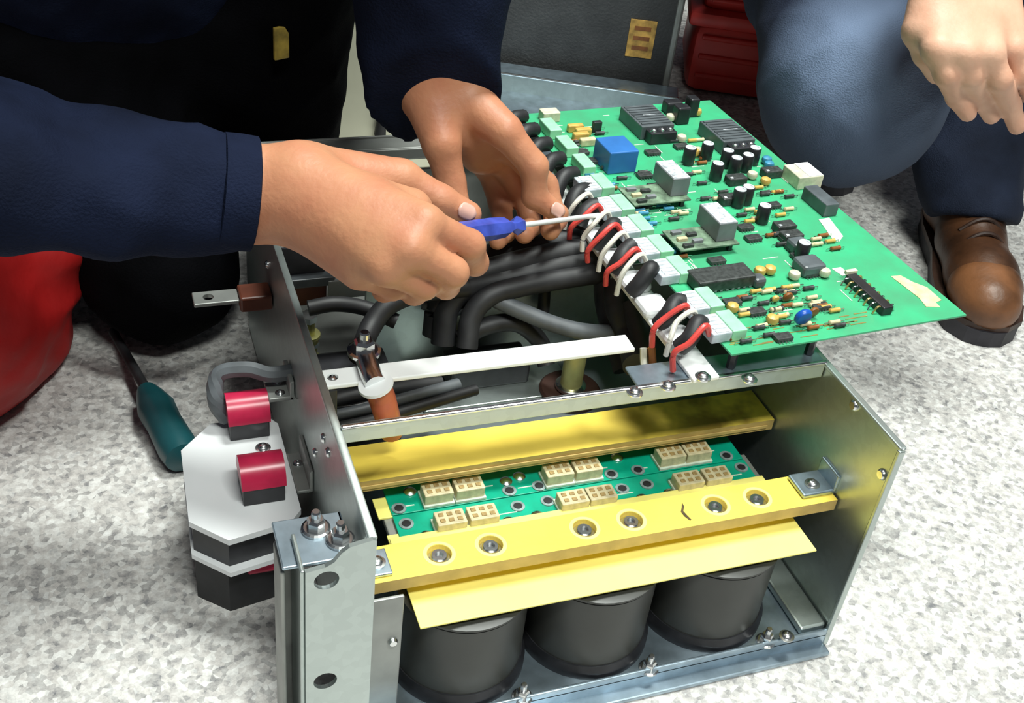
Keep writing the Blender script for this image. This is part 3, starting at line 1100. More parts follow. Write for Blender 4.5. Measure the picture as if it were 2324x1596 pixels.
# terminal blocks with grey plugs along the left edge
TB = B().box((.009, 0, .0055), (.014, .030, .011), .001).mesh('terminal_block')
TP = B().box((-.006, 0, .0050), (.020, .028, .0095), .001).mesh('plug')
TS = B()
for k in range(5):
    TS.box((-.006, -.011 + k * .0055, .0100), (.012, .0032, .0012), .0003)
TSM = TS.mesh('plug_slots')
tblocks = []
for k, c in enumerate((.030, .066, .118, .155, .193, .232, .275, .318, .360, .402)):
    q = loc(.006, c)
    t = link('terminal_block', TB, M_TERM, pcb, (q[0], q[1], ZP), ang)
    if c < .30:
        p_ = link('plug', TP, M_TERMG, pcb, (q[0], q[1], ZP), ang)
        link('plug_slots', TSM, M_WHITE, p_, (q[0], q[1], ZP))
    tblocks.append(q)
# board standoffs: on the mounting strip, the rail flange and the right wall
for a, c, z0 in ((.012, .012, .2365), (.09, .012, .2365)):
    q = loc(a, c)
    B().cyl((q[0], q[1], z0), (q[0], q[1], ZP - .002), .004, n=6).obj('standoff', M_BLK, pcb)
for y in (.20, .33, .46):
    B().box((W, y, .2468), (.010, .012, .0224), .001).obj('standoff', M_BLK, pcb)

# ================================================================== WIRING AT THE BOARD EDGE
def wire(name, pts, r, m, label, group=None, n=8, cat='wire', parent=None, smooth=True):
    return B().tube(pts, r, n, 7).obj(name, m, parent, smooth=smooth, label=label, cat=cat, group=group)


where = ('terminal plug at the near board corner', 'second terminal plug from the near board corner', 'third terminal plug from the near board corner',
         'fourth terminal plug from the near board corner', 'fifth terminal plug from the near board corner', 'terminal plug under the screwdriver tip')
for k in range(6):
    q = tblocks[k]
    z = ZP + .005
    e = np.array([q[0], q[1]]) - AX * .015
    f_ = e - AX * .022
    g = e - AX * .033

    jit = random.Random(k + 20)

    def P3(a, dz, dy=0.0):
        dy += jit.uniform(-.003, .003)
        dz += jit.uniform(-.0015, .003)
        return (a[0] + AY[0] * dy, a[1] + AY[1] * dy, dz)
    wire('sleeved_cable', [P3(e, z, .004), P3(e - AX * .006, z + .002, .002), P3(e - AX * .015, z - .004, -.002), P3(e - AX * .022, z - .016, -.004)],
         .0075, M_BLKR, 'fat black sleeve entering the ' + where[k], 'black sleeves at the plugs', 12)
    if k in (0, 1, 3, 4, 5):
        wire('wire', [P3(e, z + .001, -.008), P3(e - AX * .008, z + .009, -.009), P3(f_ - AX * .001, z + .001, -.012), P3(g, z - .010, -.014), P3(g + AX * .001, z - .026, -.012)],
             .0026, M_REDW, 'red wire arching out of the ' + where[k], 'red wires at the plugs')
    if k in (0, 2, 3, 4, 5):
        wire('wire', [P3(e, z + .001, .012), P3(e - AX * .008, z + .011, .012), P3(f_, z + .004, .008), P3(g + AX * .004, z - .008, .006), P3(g + AX * .003, z - .022, .006)],
             .0024, M_WIREW, 'white wire arching out of the ' + where[k], 'white wires at the plugs')
# white flat cable clamps lying over the strip (broad pale segments between the sleeves)
for k, c in enumerate((.050, .098, .137, .176, .214)):
    q = np.array((sx + ex * c, sy + ey * c))
    bb = B().box((q[0] - .003, q[1], .2455), (.026, .027, .010), .004, rz=sang)
    bb.obj('cable_saddle', M_WHITE, wst)
# black strap standing along the rear part of the board edge
for k, c in enumerate((.262, .295, .328, .362, .396, .428)):
    q = FL + AX * (-.004) + AY * c
    wire('sleeved_cable', [(q[0] + .004, q[1] + .012, ZP + .003), (q[0] - .012, q[1] + .004, ZP + .004), (q[0] - .022, q[1] - .006, ZP - .012), (q[0] - .024, q[1] - .012, ZP - .060)],
         .0078, M_BLKR, '%s thick black cable from the screwdriver tip along the board edge' % ('first', 'second', 'third', 'fourth', 'fifth', 'sixth')[k], 'black cables behind the hand', 10)
# loom falling from the plugs into the chassis
def Y(*pts):
    return [aty(u, v, y) for u, v, y in pts]


for k, (pts, r_, lb) in enumerate((
        (((1362, 560, .325), (1270, 575, .322), (1160, 600, .318), (1060, 632, .315), (1000, 680, .312), (985, 760, .305)), .0115, 'uppermost black loom cable running left under the fingertips'),
        (((1368, 590, .315), (1270, 605, .312), (1170, 628, .31), (1060, 655, .308), (1015, 700, .303), (1005, 780, .292)), .0115, 'second black loom cable below the fingertips'),
        (((1375, 618, .302), (1280, 632, .300), (1190, 648, .298), (1110, 672, .294), (1070, 720, .288), (1060, 790, .275)), .010, 'third black loom cable below the fingertips'),
        (((1345, 540, .345), (1250, 552, .343), (1150, 572, .345), (1060, 600, .346), (1000, 640, .348)), .012, 'black loom cable touching the curled fingertips'),
        (((1400, 640, .285), (1405, 700, .265), (1430, 760, .245), (1445, 830, .20)), .013, 'thick black loom cable dropping beside the white strip'),
        (((1375, 640, .30), (1380, 700, .285), (1400, 770, .265), (1420, 840, .24)), .012, 'black loom cable dropping left of the thick one'),
        (((1238, 610, .325), (1236, 660, .322), (1232, 720, .318)), .006, 'thin black cable hanging straight down over the inner panel'),
        (((1430, 690, .26), (1450, 750, .235), (1465, 820, .20)), .010, 'black loom cable tight against the white strip'))):
    wire('loom_cable', Y(*pts), r_, M_BLKR, lb, 'black loom cables inside the chassis', 12, cat='cable')
# brown wires near the strip end, small red ferrule
wire('wire', [at(1478, 790, .225), at(1482, 830, .21), at(1490, 862, .20)], .0035, M_BROWN, 'brown wire hanging beside the white strip end', cat='wire')
wire('wire', [at(1460, 790, .225), at(1462, 830, .212), at(1475, 868, .205)], .003, M_WIREW, 'pale wire hanging beside the brown wire', cat='wire')
wire('ferrule', [at(1500, 858, .226), at(1530, 852, .226)], .0040, M_REDW, 'small red ferrule lying just behind the cross rail', cat='ferrule')

# ================================================================== INSIDE THE CHASSIS
# long curved cables across the deck
for k, (pts, r_, m_, lb) in enumerate((
        ([(1060, 655, .305), (960, 662, .30), (885, 690, .29), (840, 745, .275), (815, 815, .245)], .0095, M_BLKR, 'black cable arching from below the fist down to the cable lug'),
        ([(1100, 668, .30), (1180, 705, .285), (1270, 740, .27), (1350, 755, .262), (1450, 752, .26)], .0080, M_GCAB, 'grey cable crossing the deck to the right'),
        ([(1040, 770, .290), (1110, 738, .292), (1175, 735, .292), (1225, 775, .285), (1240, 830, .270)], .0085, M_BLKR, 'short black cable hump on the dark module'),
        ([(730, 915, .23), (800, 898, .23), (900, 880, .235), (1000, 868, .24)], .0065, M_BLKR, 'black cable under the left end of the white busbar'),
        ([(745, 948, .215), (830, 930, .215), (920, 905, .22), (1040, 872, .235)], .0055, M_GCAB, 'grey cable under the left end of the white busbar'),
        ([(760, 972, .205), (840, 955, .205), (930, 930, .21), (1080, 885, .23)], .005, M_BLKR, 'thin black cable nearest the cross rail'),
        ([(700, 700, .30), (760, 690, .30), (830, 700, .298), (900, 730, .285)], .007, M_BLKR, 'black cable low behind the stud bolts'),
        ([(960, 690, .315), (1010, 705, .31), (1060, 700, .31), (1110, 690, .312)], .0055, M_GCAB, 'thin grey cable against the inner panel'))):
    wire('cable', Y(*pts), r_, m_, lb, 'cables on the deck', 12, cat='cable')


def ybox(u0, v0, u1, v1, y, depth, bev=.002):
    a, b_ = aty(u0, v0, y), aty(u1, v1, y)
    return B().box(((a[0] + b_[0]) / 2, y + depth / 2, (a[2] + b_[2]) / 2), (abs(b_[0] - a[0]), depth, abs(a[2] - b_[2])), bev)


# dark flat module on its pale tray
p = at(1085, 768, .138)
yq = min(p[1], .300)
t = thing('power_semiconductor', (p[0], yq, .107), 'flat dark module block on a pale tray behind the white busbar', 'module')
B().box((p[0] + .005, yq - .008, .1095), (.150, .062, .004), .001).obj('tray', M_GALV, t)
B().box((p[0], yq, .125), (.080, .034, .027), .003).obj('case', M_BLK, t)
B().box((p[0], yq, .1395), (.074, .008, .003), .001).obj('ridge', M_DGREY, t)
# black terminal block in the left corner of the deck
t = thing('terminal_housing', (.045, .26, .107), 'black terminal housing in the left corner of the deck behind the busbar', 'terminal block')
B().box((.048, .262, .135), (.070, .080, .056), .004).obj('housing', M_BLK, t)
for k in range(3):
    B().box((.026 + k * .022, .222, .150), (.014, .006, .018), .002).obj('slot_cover', M_DGREY, t)
# brass post on a round dark base
p = at(1292, 893, .108)
t = thing('brass_standoff', (p[0], p[1], .107), 'olive brass post on a round dark base below the busbar', 'standoff')
B().lathe((p[0], p[1], .107), [(.030, 0), (.030, .006), (.028, .008), (.020, .008)], 32).obj('base_ring', M_BROWNK, t, smooth=True)
B().lathe((p[0], p[1], .117), [(.0105, 0), (.0105, .042), (.009, .044)], 24).obj('post', M_BRASS, t, smooth=True)
B().lathe((p[0], p[1], .1165), [(.015, 0), (.015, .003), (.013, .004)], 24).obj('washer', M_STEEL, t, smooth=True)
# red heat-shrunk cable lug on the busbar stud
t = thing('cable_lug', at(830, 800, .236), 'silver cable lug with orange-red heat-shrink sleeve over the white busbar', 'cable lug')
a0, a1, a2, a3 = at(826, 800, .2375), at(842, 850, .2375), at(852, 872, .236), at(876, 935, .205)
B().lathe(at(826, 800, .2355), [(.0135, 0), (.0135, .003), (.012, .0036)], 24).obj('lug_eye', M_STEEL, t, smooth=True)
B().tube([a0, a1, a2], .0085, 12, 6).obj('lug_barrel', M_STEEL, t, smooth=True)
B().lathe(a2, [(.0135, -.001), (.0140, .0015), (.0125, .003)], 24, a3 - a2).obj('collar', M_ALU, t, smooth=True)
B().tube([a2, (a2 + a3) / 2 + np.array([0, 0, .003]), a3, at(888, 978, .168)], lambda s: .0112 - .0012 * s, 16, 8).obj('heat_shrink_sleeve', M_RED, t, smooth=True)
st_ = link('stud_nut', bolt_mesh(.0085, .009), M_STEEL, t, at(826, 800, .239))
# copper stand-off studs near the left wall
for k, (u, v, z) in enumerate(((700, 775, .15), (705, 830, .12))):
    p = at(u, v, z)
    t = thing('stud_bolt', p, ('pale stud bolt inside the left wall, above its twin', 'pale stud bolt inside the left wall, just behind the busbar end')[k], 'bolt', 'stud bolts at the left wall')
    B().lathe(p, [(.009, 0), (.009, .006), (.011, .006), (.011, .009), (.006, .009), (.006, .024)], 18).obj('stud', M_BRASS, t, smooth=True)
    B().lathe(p, [(.0085, .024), (.0085, .030)], 6).obj('nut', M_STEEL, t)
# black and red-brown insulating blocks inside at the left rear
t = thing('fuse_base', (.045, .38, .107), 'black fuse base with red-brown foot inside the left wall, under the fist', 'fuse base')
ybox(634, 562, 738, 640, .372, .045).obj('body', M_BLK, t)
ybox(650, 640, 742, 690, .366, .035).obj('red_brown_foot', M_REDB, t)
ybox(640, 640, 760, 648, .362, .045, .001).obj('shelf', M_DGREY, t)
for u in (750, 768):
    ybox(u, 575, u + 12, 640, .376, .03, .001).obj('contact_blade', M_STEEL, t)
ybox(745, 640, 880, 668, .36, .004, .001).obj('bracket', M_GALVD, t)
# silver tab with red-brown block, outside the left wall
z = .165
pa, pb, pc_ = at(437, 678, z), at(540, 672, z), at(628, 664, z)
t = thing('busbar_tab', (pb[0], pb[1], z), 'silver busbar tab with a hole outside the left wall, on a red-brown block', 'busbar')
o = B().box(((pa[0] + pb[0]) / 2, pb[1], z), (pb[0] - pa[0], .021, .004), .001).obj('tab', M_GALVD, t)
cut_holes(o, [((pa[0] + .014, pb[1], z - .02), (pa[0] + .014, pb[1], z + .02), .005)])
B().box(((pb[0] + .0) / 2 - .001, pb[1], z - .003), (-pb[0] - .003, .026, .016), .002).obj('insulating_block', M_REDB, t)

# ================================================================== REACTOR OUTSIDE THE LEFT WALL
t = thing('line_reactor', (-.063, .225, 0), 'white octagonal reactor with crimson terminals outside the left chassis wall', 'reactor')
oct_ = [(-.026, .160), (-.078, .150), (-.106, .178), (-.103, .266), (-.074, .297), (-.024, .297), (-.016, .285), (-.016, .172)]
B().prism(oct_, .094, .100).obj('top_plate', M_WHITE, t)
ins = [(x * .92 - .006, (y - .225) * .9 + .225) for x, y in oct_]
B().prism(ins, .062, .094).obj('core', M_BLK, t)
B().prism(oct_, .057, .062).obj('lower_plate', M_WHITE, t)
ins2 = [(x * .88 - .010, (y - .225) * .82 + .225) for x, y in oct_]
B().prism(ins2, .0, .057).obj('lower_core', M_BLKR, t)
bb = B().lathe((-.062, .172, .046), [(.0085, 0), (.0095, .001), (.0095, .036), (.0085, .037)], 20, (1, 0, 0))
bb.obj('crimson_boot', M_REDC, t, smooth=True)
for k, (u0, u1, vf, vt) in enumerate(((520, 620, 1004, 905), (552, 654, 1152, 1040))):
    pL, pR = at(u0, vf, .100), at(u1, vf, .100)
    w_ = .0365
    cx_ = (pL[0] + pR[0]) / 2
    y0 = pL[1]
    bodyo = B().box((cx_, y0 + .017, .1105), (w_ - .002, .033, .021), .001).obj('terminal_block', M_BLK, t)
    prof = [(y0 + .017 - .0178 * math.cos(g), .118 + .020 * math.sin(g)) for g in np.linspace(0, math.pi, 15)]
    PP = [(cx_ - w_ / 2, y, z) for y, z in prof] + [(cx_ + w_ / 2, y, z) for y, z in prof]
    n = len(prof)
    FF = [tuple(range(n)), tuple(range(2 * n - 1, n - 1, -1))] + [(i, i + 1, n + i + 1, n + i) for i in range(n - 1)] + [(0, n, 2 * n - 1, n - 1)]
    B().add(PP, FF).obj('crimson_boot', M_REDC, t, smooth=True)
link('screw', PAN, M_STEEL, t, at(597, 1018, .100))
# black cable loop and wall brackets
p1, p2, p3, p4, p5 = at(612, 850, .15), at(560, 838, .155), at(497, 850, .150), at(490, 910, .130), at(515, 950, .11)
wire('cable_loop', [p1 + np.array([.02, 0, 0]), p1, p2, p3, p4, p5], .0075, M_GCAB, 'dark cable looping from the left wall down to the white reactor', cat='cable')
tt = thing('wall_bracket', at(650, 870, .14), 'small zinc bracket between reactor and left wall', 'bracket')
p = at(640, 880, .135)
B().box((-.014, p[1], .135), (.022, .034, .004), .001).box((-.0045, p[1], .143), (.004, .034, .02), .001).obj('plate', M_GALVD, tt)
link('screw', PANS, M_STEEL, tt, (-.014, p[1] + .006, .137))
link('screw', PANS, M_STEEL, tt, (-.014, p[1] - .010, .137))
tt = thing('wall_bracket', (-.010, .215, .10), 'folded zinc bracket beside the front crimson terminal', 'bracket')
B().box((-.009, .215, .1015), (.013, .05, .003), .001).box((-.0035, .215, .112), (.003, .05, .022), .001).obj('plate', M_GALVD, tt)
link('screw', PANS, M_STEEL, tt, (-.009, .225, .103))

# ================================================================== LOOSE TOOLS AND THINGS AROUND
# teal handled screwdriver on the floor
h0, h1 = at(418, 1045, .020), at(332, 885, .020)
hd_ = (h1 - h0) / np.linalg.norm(h1 - h0)
L = np.linalg.norm(h1 - h0)
t = thing('screwdriver', (h0 + h1) / 2 - np.array([0, 0, .02]), 'large teal-handled screwdriver lying on the floor beside the reactor', 'screwdriver')
B().lathe(h0, [(.006, 0), (.017, .004), (.0195, .02), (.018, L * .5), (.0195, L * .7), (.014, L * .9), (.010, L)], 12, hd_).obj('handle', M_TEAL, t, smooth=True)
s1 = at(256, 752, .012)
B().cyl(h1, s1, .0055, .005, 12).obj('shaft', M_BLKR, t, smooth=True)
# red bag at the left edge
pr = [((-.30, .52, .07), (-.27, .62, .07), .09, .085, .05), ((-.31, .50, .03), (-.24, .56, .03), .055, .05, .05), ((-.31, .56, .15), (-.26, .60, .15), .08, .07, .06),
      ((-.23, .60, .12), (-.20, .585, .12), .045, .035, .04), ((-.34, .5, .1), (-.34, .62, .1), .09, .09, .05), ((-.27, .60, .20), (-.31, .54, .20), .04, .04, .04)]
sdf_obj('red_bag', pr, .006, M_REDF, None, (-.29, .55, 0), 'slumped red cloth bag at the left edge of the picture', 'bag', disp=folds(.010, 4, 55), amp=.02,
        cuts=[((-.28, .55, .002), (0, 0, -1), 1.0)])
# dark grey case at the back with yellow label
c0, c1 = at(1100, 172, 0), at(1510, 222, 0)
dx = (c1 - c0) / np.linalg.norm(c1 - c0)
dy = np.array([-dx[1], dx[0], 0])
c00 = c0 - dx * .30
Lc = np.linalg.norm(c1 - c00)
rz = math.atan2(dx[1], dx[0])
cc = c00 + dx * Lc / 2 + dy * .11
t = thing('dark_case', (cc[0], cc[1], 0), 'tall dark grey case with an orange-yellow label, standing behind the chassis', 'case')
B().box((cc[0], cc[1], .30), (Lc, .22, .596), .012, rz=rz).obj('shell', M_CASE, t, smooth=True)
q = c00 + dx * (Lc / 2) - dy * .001
B().box((q[0], q[1], .012), (Lc + .004, .006, .022), .002, rz=rz).obj('base_trim', M_BLK, t)
q = c1 - dx * .004 + dy * .11
B().box((q[0], q[1], .30), (.012, .225, .60), .004, rz=rz).obj('edge_trim', M_GALVD, t)


def on_case(u, v):
    d = ray(u, v)
    s = ((c00 - CAM) @ (-dy)) / (d @ (-dy))
    return CAM + d * s


la = on_case(1455, 88)
B().box((la[0] - dy[0] * .001, la[1] - dy[1] * .001, la[2]), (.045, .002, .065), .0004, rz=rz).obj('paper_label', M_LABEL, t)
ls = B()
for k in range(3):
    ls.box((la[0] - dy[0] * .0022, la[1] - dy[1] * .0022, la[2] + .018 - k * .017), (.028, .0006, .007), 0, rz=rz)
ls.obj('label_print', M_BROWN, t)
# removed galvanised cover lying behind the chassis
e0, e1 = at(1085, 188, .012), at(1480, 245, .012)
dxx = (e1 - e0) / np.linalg.norm(e1 - e0)
dyy = np.array([-dxx[1], dxx[0], 0])
rz2 = math.atan2(dxx[1], dxx[0])
mid = (e0 + e1) / 2 + dxx * .02
Lk = np.linalg.norm(e1 - e0) + .04
cen_ = mid - dyy * .17
t = thing('cover_panel', (cen_[0], cen_[1], 0), 'removed galvanised cover tray lying on the floor behind the green board', 'cover')
B().box((cen_[0], cen_[1], .004), (Lk, .34, .004), .001, rz=rz2).obj('sheet', M_GALVB, t)
B().box((mid[0], mid[1], .018), (Lk, .004, .032), .001, rz=rz2).obj('rim', M_GALV, t)
q = mid + dyy * .022
B().box((q[0], q[1], .034), (Lk, .048, .003), .001, rz=rz2).obj('lip', M_GALVB, t)
q = mid - dyy * .001
B().box((q[0], q[1], .0355), (Lk, .005, .003), .001, rz=rz2).obj('bright_fold', M_STEEL, t)
# red toolbox
r0, r1 = at(1548, 208, .0), at(1745, 236, .0)
dx3 = (r1 - r0) / np.linalg.norm(r1 - r0)
dy3 = np.array([-dx3[1], dx3[0], 0])
rz3 = math.atan2(dx3[1], dx3[0])
Lr = .36
cc = r0 + dx3 * Lr / 2 + dy3 * .11
t = thing('toolbox', (cc[0], cc[1], 0), 'red ribbed plastic toolbox standing behind the knee in jeans', 'toolbox')
B().box((cc[0], cc[1], .062), (Lr, .22, .124), .022, rz=rz3).obj('body', M_REDT, t, smooth=True)
for k in range(3):
    q = cc - dy3 * .111
    B().box((q[0], q[1], .035 + k * .034), (Lr - .03, .010, .009), .003, rz=rz3).obj('rib', M_REDT, t)
B().box((cc[0], cc[1], .135), (Lr + .028, .246, .026), .008, rz=rz3).obj('lid_rim', M_REDT, t, smooth=True)
B().box((cc[0], cc[1], .176), (Lr - .01, .20, .066), .02, rz=rz3).obj('lid', M_REDT, t, smooth=True)
for k in range(2):
    q = cc - dy3 * .102
    B().box((q[0], q[1], .165 + k * .022), (Lr - .04, .008, .008), .003, rz=rz3).obj('rib', M_REDT, t)
q = cc - dy3 * .118 + dx3 * .07
B().box((q[0], q[1], .120), (.05, .014, .05), .004, rz=rz3).obj('latch', M_BLK, t)
# cream carton panel behind the back rail with a dark strap
y_ = .93
k0, k1 = aty(760, 300, y_), aty(1010, 300, y_)
t = thing('carton', ((k0[0] + k1[0]) / 2, y_ + .10, 0), 'pale cream carton standing behind the chassis between the arms', 'carton')
B().box(((k0[0] + k1[0]) / 2, y_ + .10, .19), (k1[0] - k0[0], .20, .376), .003).obj('carton_body', M_CARTON, t)
a_, b_, c_ = aty(880, 200, y_ - .012), aty(868, 260, y_ - .014), aty(862, 306, y_ - .012)
B().tube([a_, b_, c_], lambda s: .0045 + .004 * s, 10, 6).obj('strap', M_BLKR, t, smooth=True)

# ================================================================== HAND SCREWDRIVER
tip, butt = at(1362, 488, .274), at(985, 537, .338)
ax = (butt - tip) / np.linalg.norm(butt - tip)
L = np.linalg.norm(butt - tip)
t = thing('screwdriver', tip, 'small screwdriver with translucent blue handle held in the fist, tip on the board edge', 'screwdriver')
B().lathe(tip, [(.0016, 0), (.0023, .004), (.0023, L * .54)], 10, ax).obj('shaft', M_SHAFT, t, smooth=True)
hp_ = tip + ax * L * .53
bb = B().lathe(hp_, [(.0030, 0), (.0075, .001), (.0080, .005), (.0045, .009), (.0050, .014), (.0085, .022), (.0092, .04), (.0086, L * .44), (.006, L * .465)], 6, ax)
bb.obj('handle', M_SDBL, t)

# ================================================================== WORKER (kneeling behind the chassis)
def hand_prims(fore, mets, fingers):
    out = []
    for seg in fore:
        out += chain(seg[0], seg[1], .02)
    for seg in mets:
        out += chain(seg[0], seg[1], .014)
    for seg in fingers:
        out += chain(seg[0], seg[1], .0045)
    return out


def A(*pts):
    return [at(*p) for p in pts]


dz = .02


def AZ(*pts):
    return [at(u, v, z + dz) for u, v, z in pts]


FR = [.0128, .0112, .0100, .0088]
right = hand_prims(
    [(AZ((430, 415, .343), (560, 410, .345), (670, 404, .350)), [.020, .0225, .0245]), (AZ((430, 460, .331), (560, 470, .327), (670, 477, .328)), [.020, .0230, .0252])],
    [(AZ((680, 400, .350), (962, 508, .352)), [.0235, .0150]), (AZ((690, 425, .348), (930, 565, .342)), [.024, .0150]),
     (AZ((680, 455, .340), (875, 605, .328)), [.023, .0145]), (AZ((670, 485, .330), (815, 615, .312)), [.022, .0140]),
     (AZ((720, 400, .342), (910, 408, .335)), [.024, .0165]), (AZ((850, 470, .340), (930, 480, .335)), [.022, .018])],
    [(AZ((962, 508, .352), (1066, 556, .328), (1078, 596, .306), (1056, 570, .300)), FR),
     (AZ((930, 565, .342), (1028, 618, .320), (1012, 648, .297), (985, 622, .292)), FR),
     (AZ((875, 605, .328), (962, 645, .307), (940, 662, .285), (918, 636, .280)), FR),
     (AZ((815, 615, .312), (890, 650, .294), (872, 658, .275), (858, 634, .272)), [.0115, .0102, .009, .008]),
     (AZ((910, 408, .335), (1000, 456, .320), (1064, 486, .309)), [.0150, .0128, .0105])])
left = hand_prims(
    [(A((950, 60, .43), (965, 195, .378)), [.030, .026]), (A((1035, 50, .435), (1040, 190, .382)), [.030, .027])],
    [(A((1030, 205, .380), (1145, 298, .362)), [.0240, .0155]), (A((1015, 210, .372), (1150, 325, .338)), [.024, .0155]),
     (A((1005, 215, .366), (1130, 350, .316)), [.023, .0150]), (A((995, 220, .360), (1105, 372, .298)), [.021, .0145]),
     (A((980, 225, .374), (1002, 325, .348)), [.0250, .0170]), (A((1060, 300, .345), (1090, 350, .320)), [.02, .018])],
    [(A((1145, 298, .362), (1212, 378, .335), (1213, 446, .308), (1268, 484, .292)), [.0140, .0122, .0108, .0090]),
     (A((1150, 325, .338), (1238, 420, .292), (1262, 498, .266), (1249, 524, .274)), FR),
     (A((1130, 350, .316), (1190, 445, .272), (1206, 512, .252), (1190, 532, .263)), FR),
     (A((1105, 372, .298), (1135, 462, .262), (1146, 528, .250), (1129, 547, .259)), [.0115, .0105, .0092, .0082]),
     (A((1002, 325, .348), (1022, 412, .316), (1043, 482, .293)), [.0155, .0130, .0105])])
WR, ER, SR = at(430, 438, .357), np.array((-.30, .27, .43)), np.array((-.34, .43, .69))
WL, EL, SL = at(992, 55, .432), np.array((.15, .64, .53)), np.array((.04, .74, .77))
HIP = np.array((-.12, .90, .30))
NECK = np.array((-.13, .54, .84))
HEAD = np.array((-.08, .45, .96))
core = chain([WR, at(0, 375, .388), ER, SR, NECK], [.022, .028, .034, .05, .05], .03) + chain([WL, EL, SL, NECK], [.036, .040, .05, .05], .03)
core += [(NECK, HIP, .09, .11, .05), (NECK, HEAD, .055, .055, .03), (HEAD, HEAD + np.array((.01, -.03, .06)), .085, .10, .04),
         (HEAD + np.array((.01, -.105, .03)), HEAD + np.array((.01, -.135, .0)), .016, .018, .02),
         (HEAD + np.array((-.09, .0, .02)), HEAD + np.array((-.095, .01, .05)), .016, .014, .01), (HEAD + np.array((.11, .0, .02)), HEAD + np.array((.115, .01, .05)), .016, .014, .01)]
worker = thing('person', (-.15, .85, 0), 'person in navy jacket and black trousers kneeling behind the chassis, driving a small screwdriver', 'person')
body = sdf_obj('body', right + left + core, .0026, M_SKIN, worker)
sl = (at(575, 440, .36) - at(0, 370, .39))
sl = sl / np.linalg.norm(sl)
cuffR, cuffL = at(566, 440, .357), at(1000, 212, .384)
dl = at(1000, 215, .375) - at(985, 40, .43)
dl = dl / np.linalg.norm(dl)
open_n = dl - ray(1000, 190) * .75
open_n = open_n / np.linalg.norm(open_n)
jack = chain([SR, ER, at(0, 372, .39)], [.074, .056, .048], .03) + chain([SL, EL], [.078, .070], .03)
jack += chain([EL, at(955, -80, .475), at(960, 260, .362)], [.066, .050, .041], .03) + chain([EL, at(1005, -80, .48), at(1034, 240, .370)], [.066, .050, .042], .03) + chain([at(930, -60, .46), at(925, 130, .405), at(926, 215, .375), at(936, 288, .350)], [.042, .034, .024, .013], .03)
jack += chain([at(-150, 310, .398), at(0, 305, .392), at(250, 362, .377), at(420, 398, .367), at(620, 404, .364)], [.039, .038, .036, .034, .0300], .02)
jack += chain([at(-150, 420, .392), at(0, 435, .384), at(250, 464, .364), at(420, 466, .351), at(620, 474, .347)], [.039, .038, .036, .034, .0305], .02)
jack += [(at(240, 410, .37), at(620, 440, .352), .036, .034, .02)]
jack += [(SR, NECK, .08, .08, .05), (SL, NECK, .08, .08, .05), (NECK - np.array((0, 0, .06)), HIP, .15, .17, .08), (NECK - np.array((.06, -.05, .1)), HIP - np.array((.08, 0, 0)), .14, .15, .08),
         (NECK - np.array((-.06, -.05, .1)), HIP + np.array((.08, 0, 0)), .14, .15, .08)]
fo = folds(.0050, 11, 62)
jacket = sdf_obj('jacket', jack, .0055, M_NAVY, worker, disp=fo, amp=.015, cuts=[(cuffR, sl, .13), (cuffL, open_n, .14)])


def cuff_band(name, c, axis, e1, a, b_, l0, l1, th, m, parent):
    axis = axis / np.linalg.norm(axis)
    e1 = e1 - axis * (e1 @ axis)
    e1 = e1 / np.linalg.norm(e1)
    e2 = np.cross(axis, e1)
    n = 40
    prof = [(l0, th * .2), (l0 + .001, th), ((l0 + l1) / 2, th * 1.15), (l1 - .001, th), (l1, th * .3), (l1 - .001, -th * .8), (l0, -th * .6)]
    P, F = [], []
    for t_, d in prof:
        for i in range(n):
            g = 2 * math.pi * i / n
            P.append(c + axis * t_ + e1 * math.cos(g) * (a + d) + e2 * math.sin(g) * (b_ + d))
    m_ = len(prof)
    for j in range(m_):
        for i in range(n):
            k = (i + 1) % n
            j2_ = (j + 1) % m_
            F.append((j * n + i, j * n + k, j2_ * n + k, j2_ * n + i))
    return B().add(P, F).obj(name, m, parent, smooth=True)


eR = at(566, 474, .350) - at(566, 404, .365)
cuff_band('cuff', (at(566, 474, .350) + at(566, 404, .365)) / 2, sl, eR, np.linalg.norm(eR) / 2 + .0285, .0325, -.022, .004, .0032, M_NAVY, worker)
# trousers: right knee on the floor beside the chassis, left knee raised
HR, KR, AR_ = HIP + np.array((-.09, 0, -.02)), np.array((-.092, .585, .088)), np.array((-.16, 1.02, .07))
HL, KL, AL_ = HIP + np.array((.10, .0, -.02)), np.array((.070, .70, .48)), np.array((.085, .81, .07))
tro = chain([HR, KR, AR_], [.115, .078, .06], .04) + chain([HL, KL, AL_], [.115, .085, .064], .04) + [(HR, HL, .15, .15, .08), (HR + np.array((-.04, -.10, .0)), HL + np.array((.0, -.08, 0)), .13, .12, .08)]
trousers = sdf_obj('trousers', tro, .0065, M_BLKC, worker, disp=folds(.007, 23, 50), amp=.014, cuts=[(np.array((0, .8, .003)), (0, 0, -1), 3.0)])
for c_, d_ in ((np.array((.115, .84, .05)), np.array((.0, -.15, -.012))), (np.array((-.16, 1.05, .05)), np.array((-.02, .16, -.0)))):
    sdf_obj('shoe', [(c_, c_ + d_ * .6, .05, .048, .03), (c_ + d_ * .5, c_ + d_, .046, .040, .03)], .006, M_LEATHD, worker, cuts=[(c_ - np.array((0, 0, .046)), (0, 0, -1), .4)])
hr = [(HEAD + np.array((.01, .015, .06)), HEAD + np.array((.01, -.03, .085)), .105, .10, .04)]
sdf_obj('hair', hr, .007, M_HAIR, worker, cuts=[(HEAD + np.array((.01, -.09, .05)), (0, -.7, -.6), .3)], disp=folds(.004, 5, 160), amp=.01)


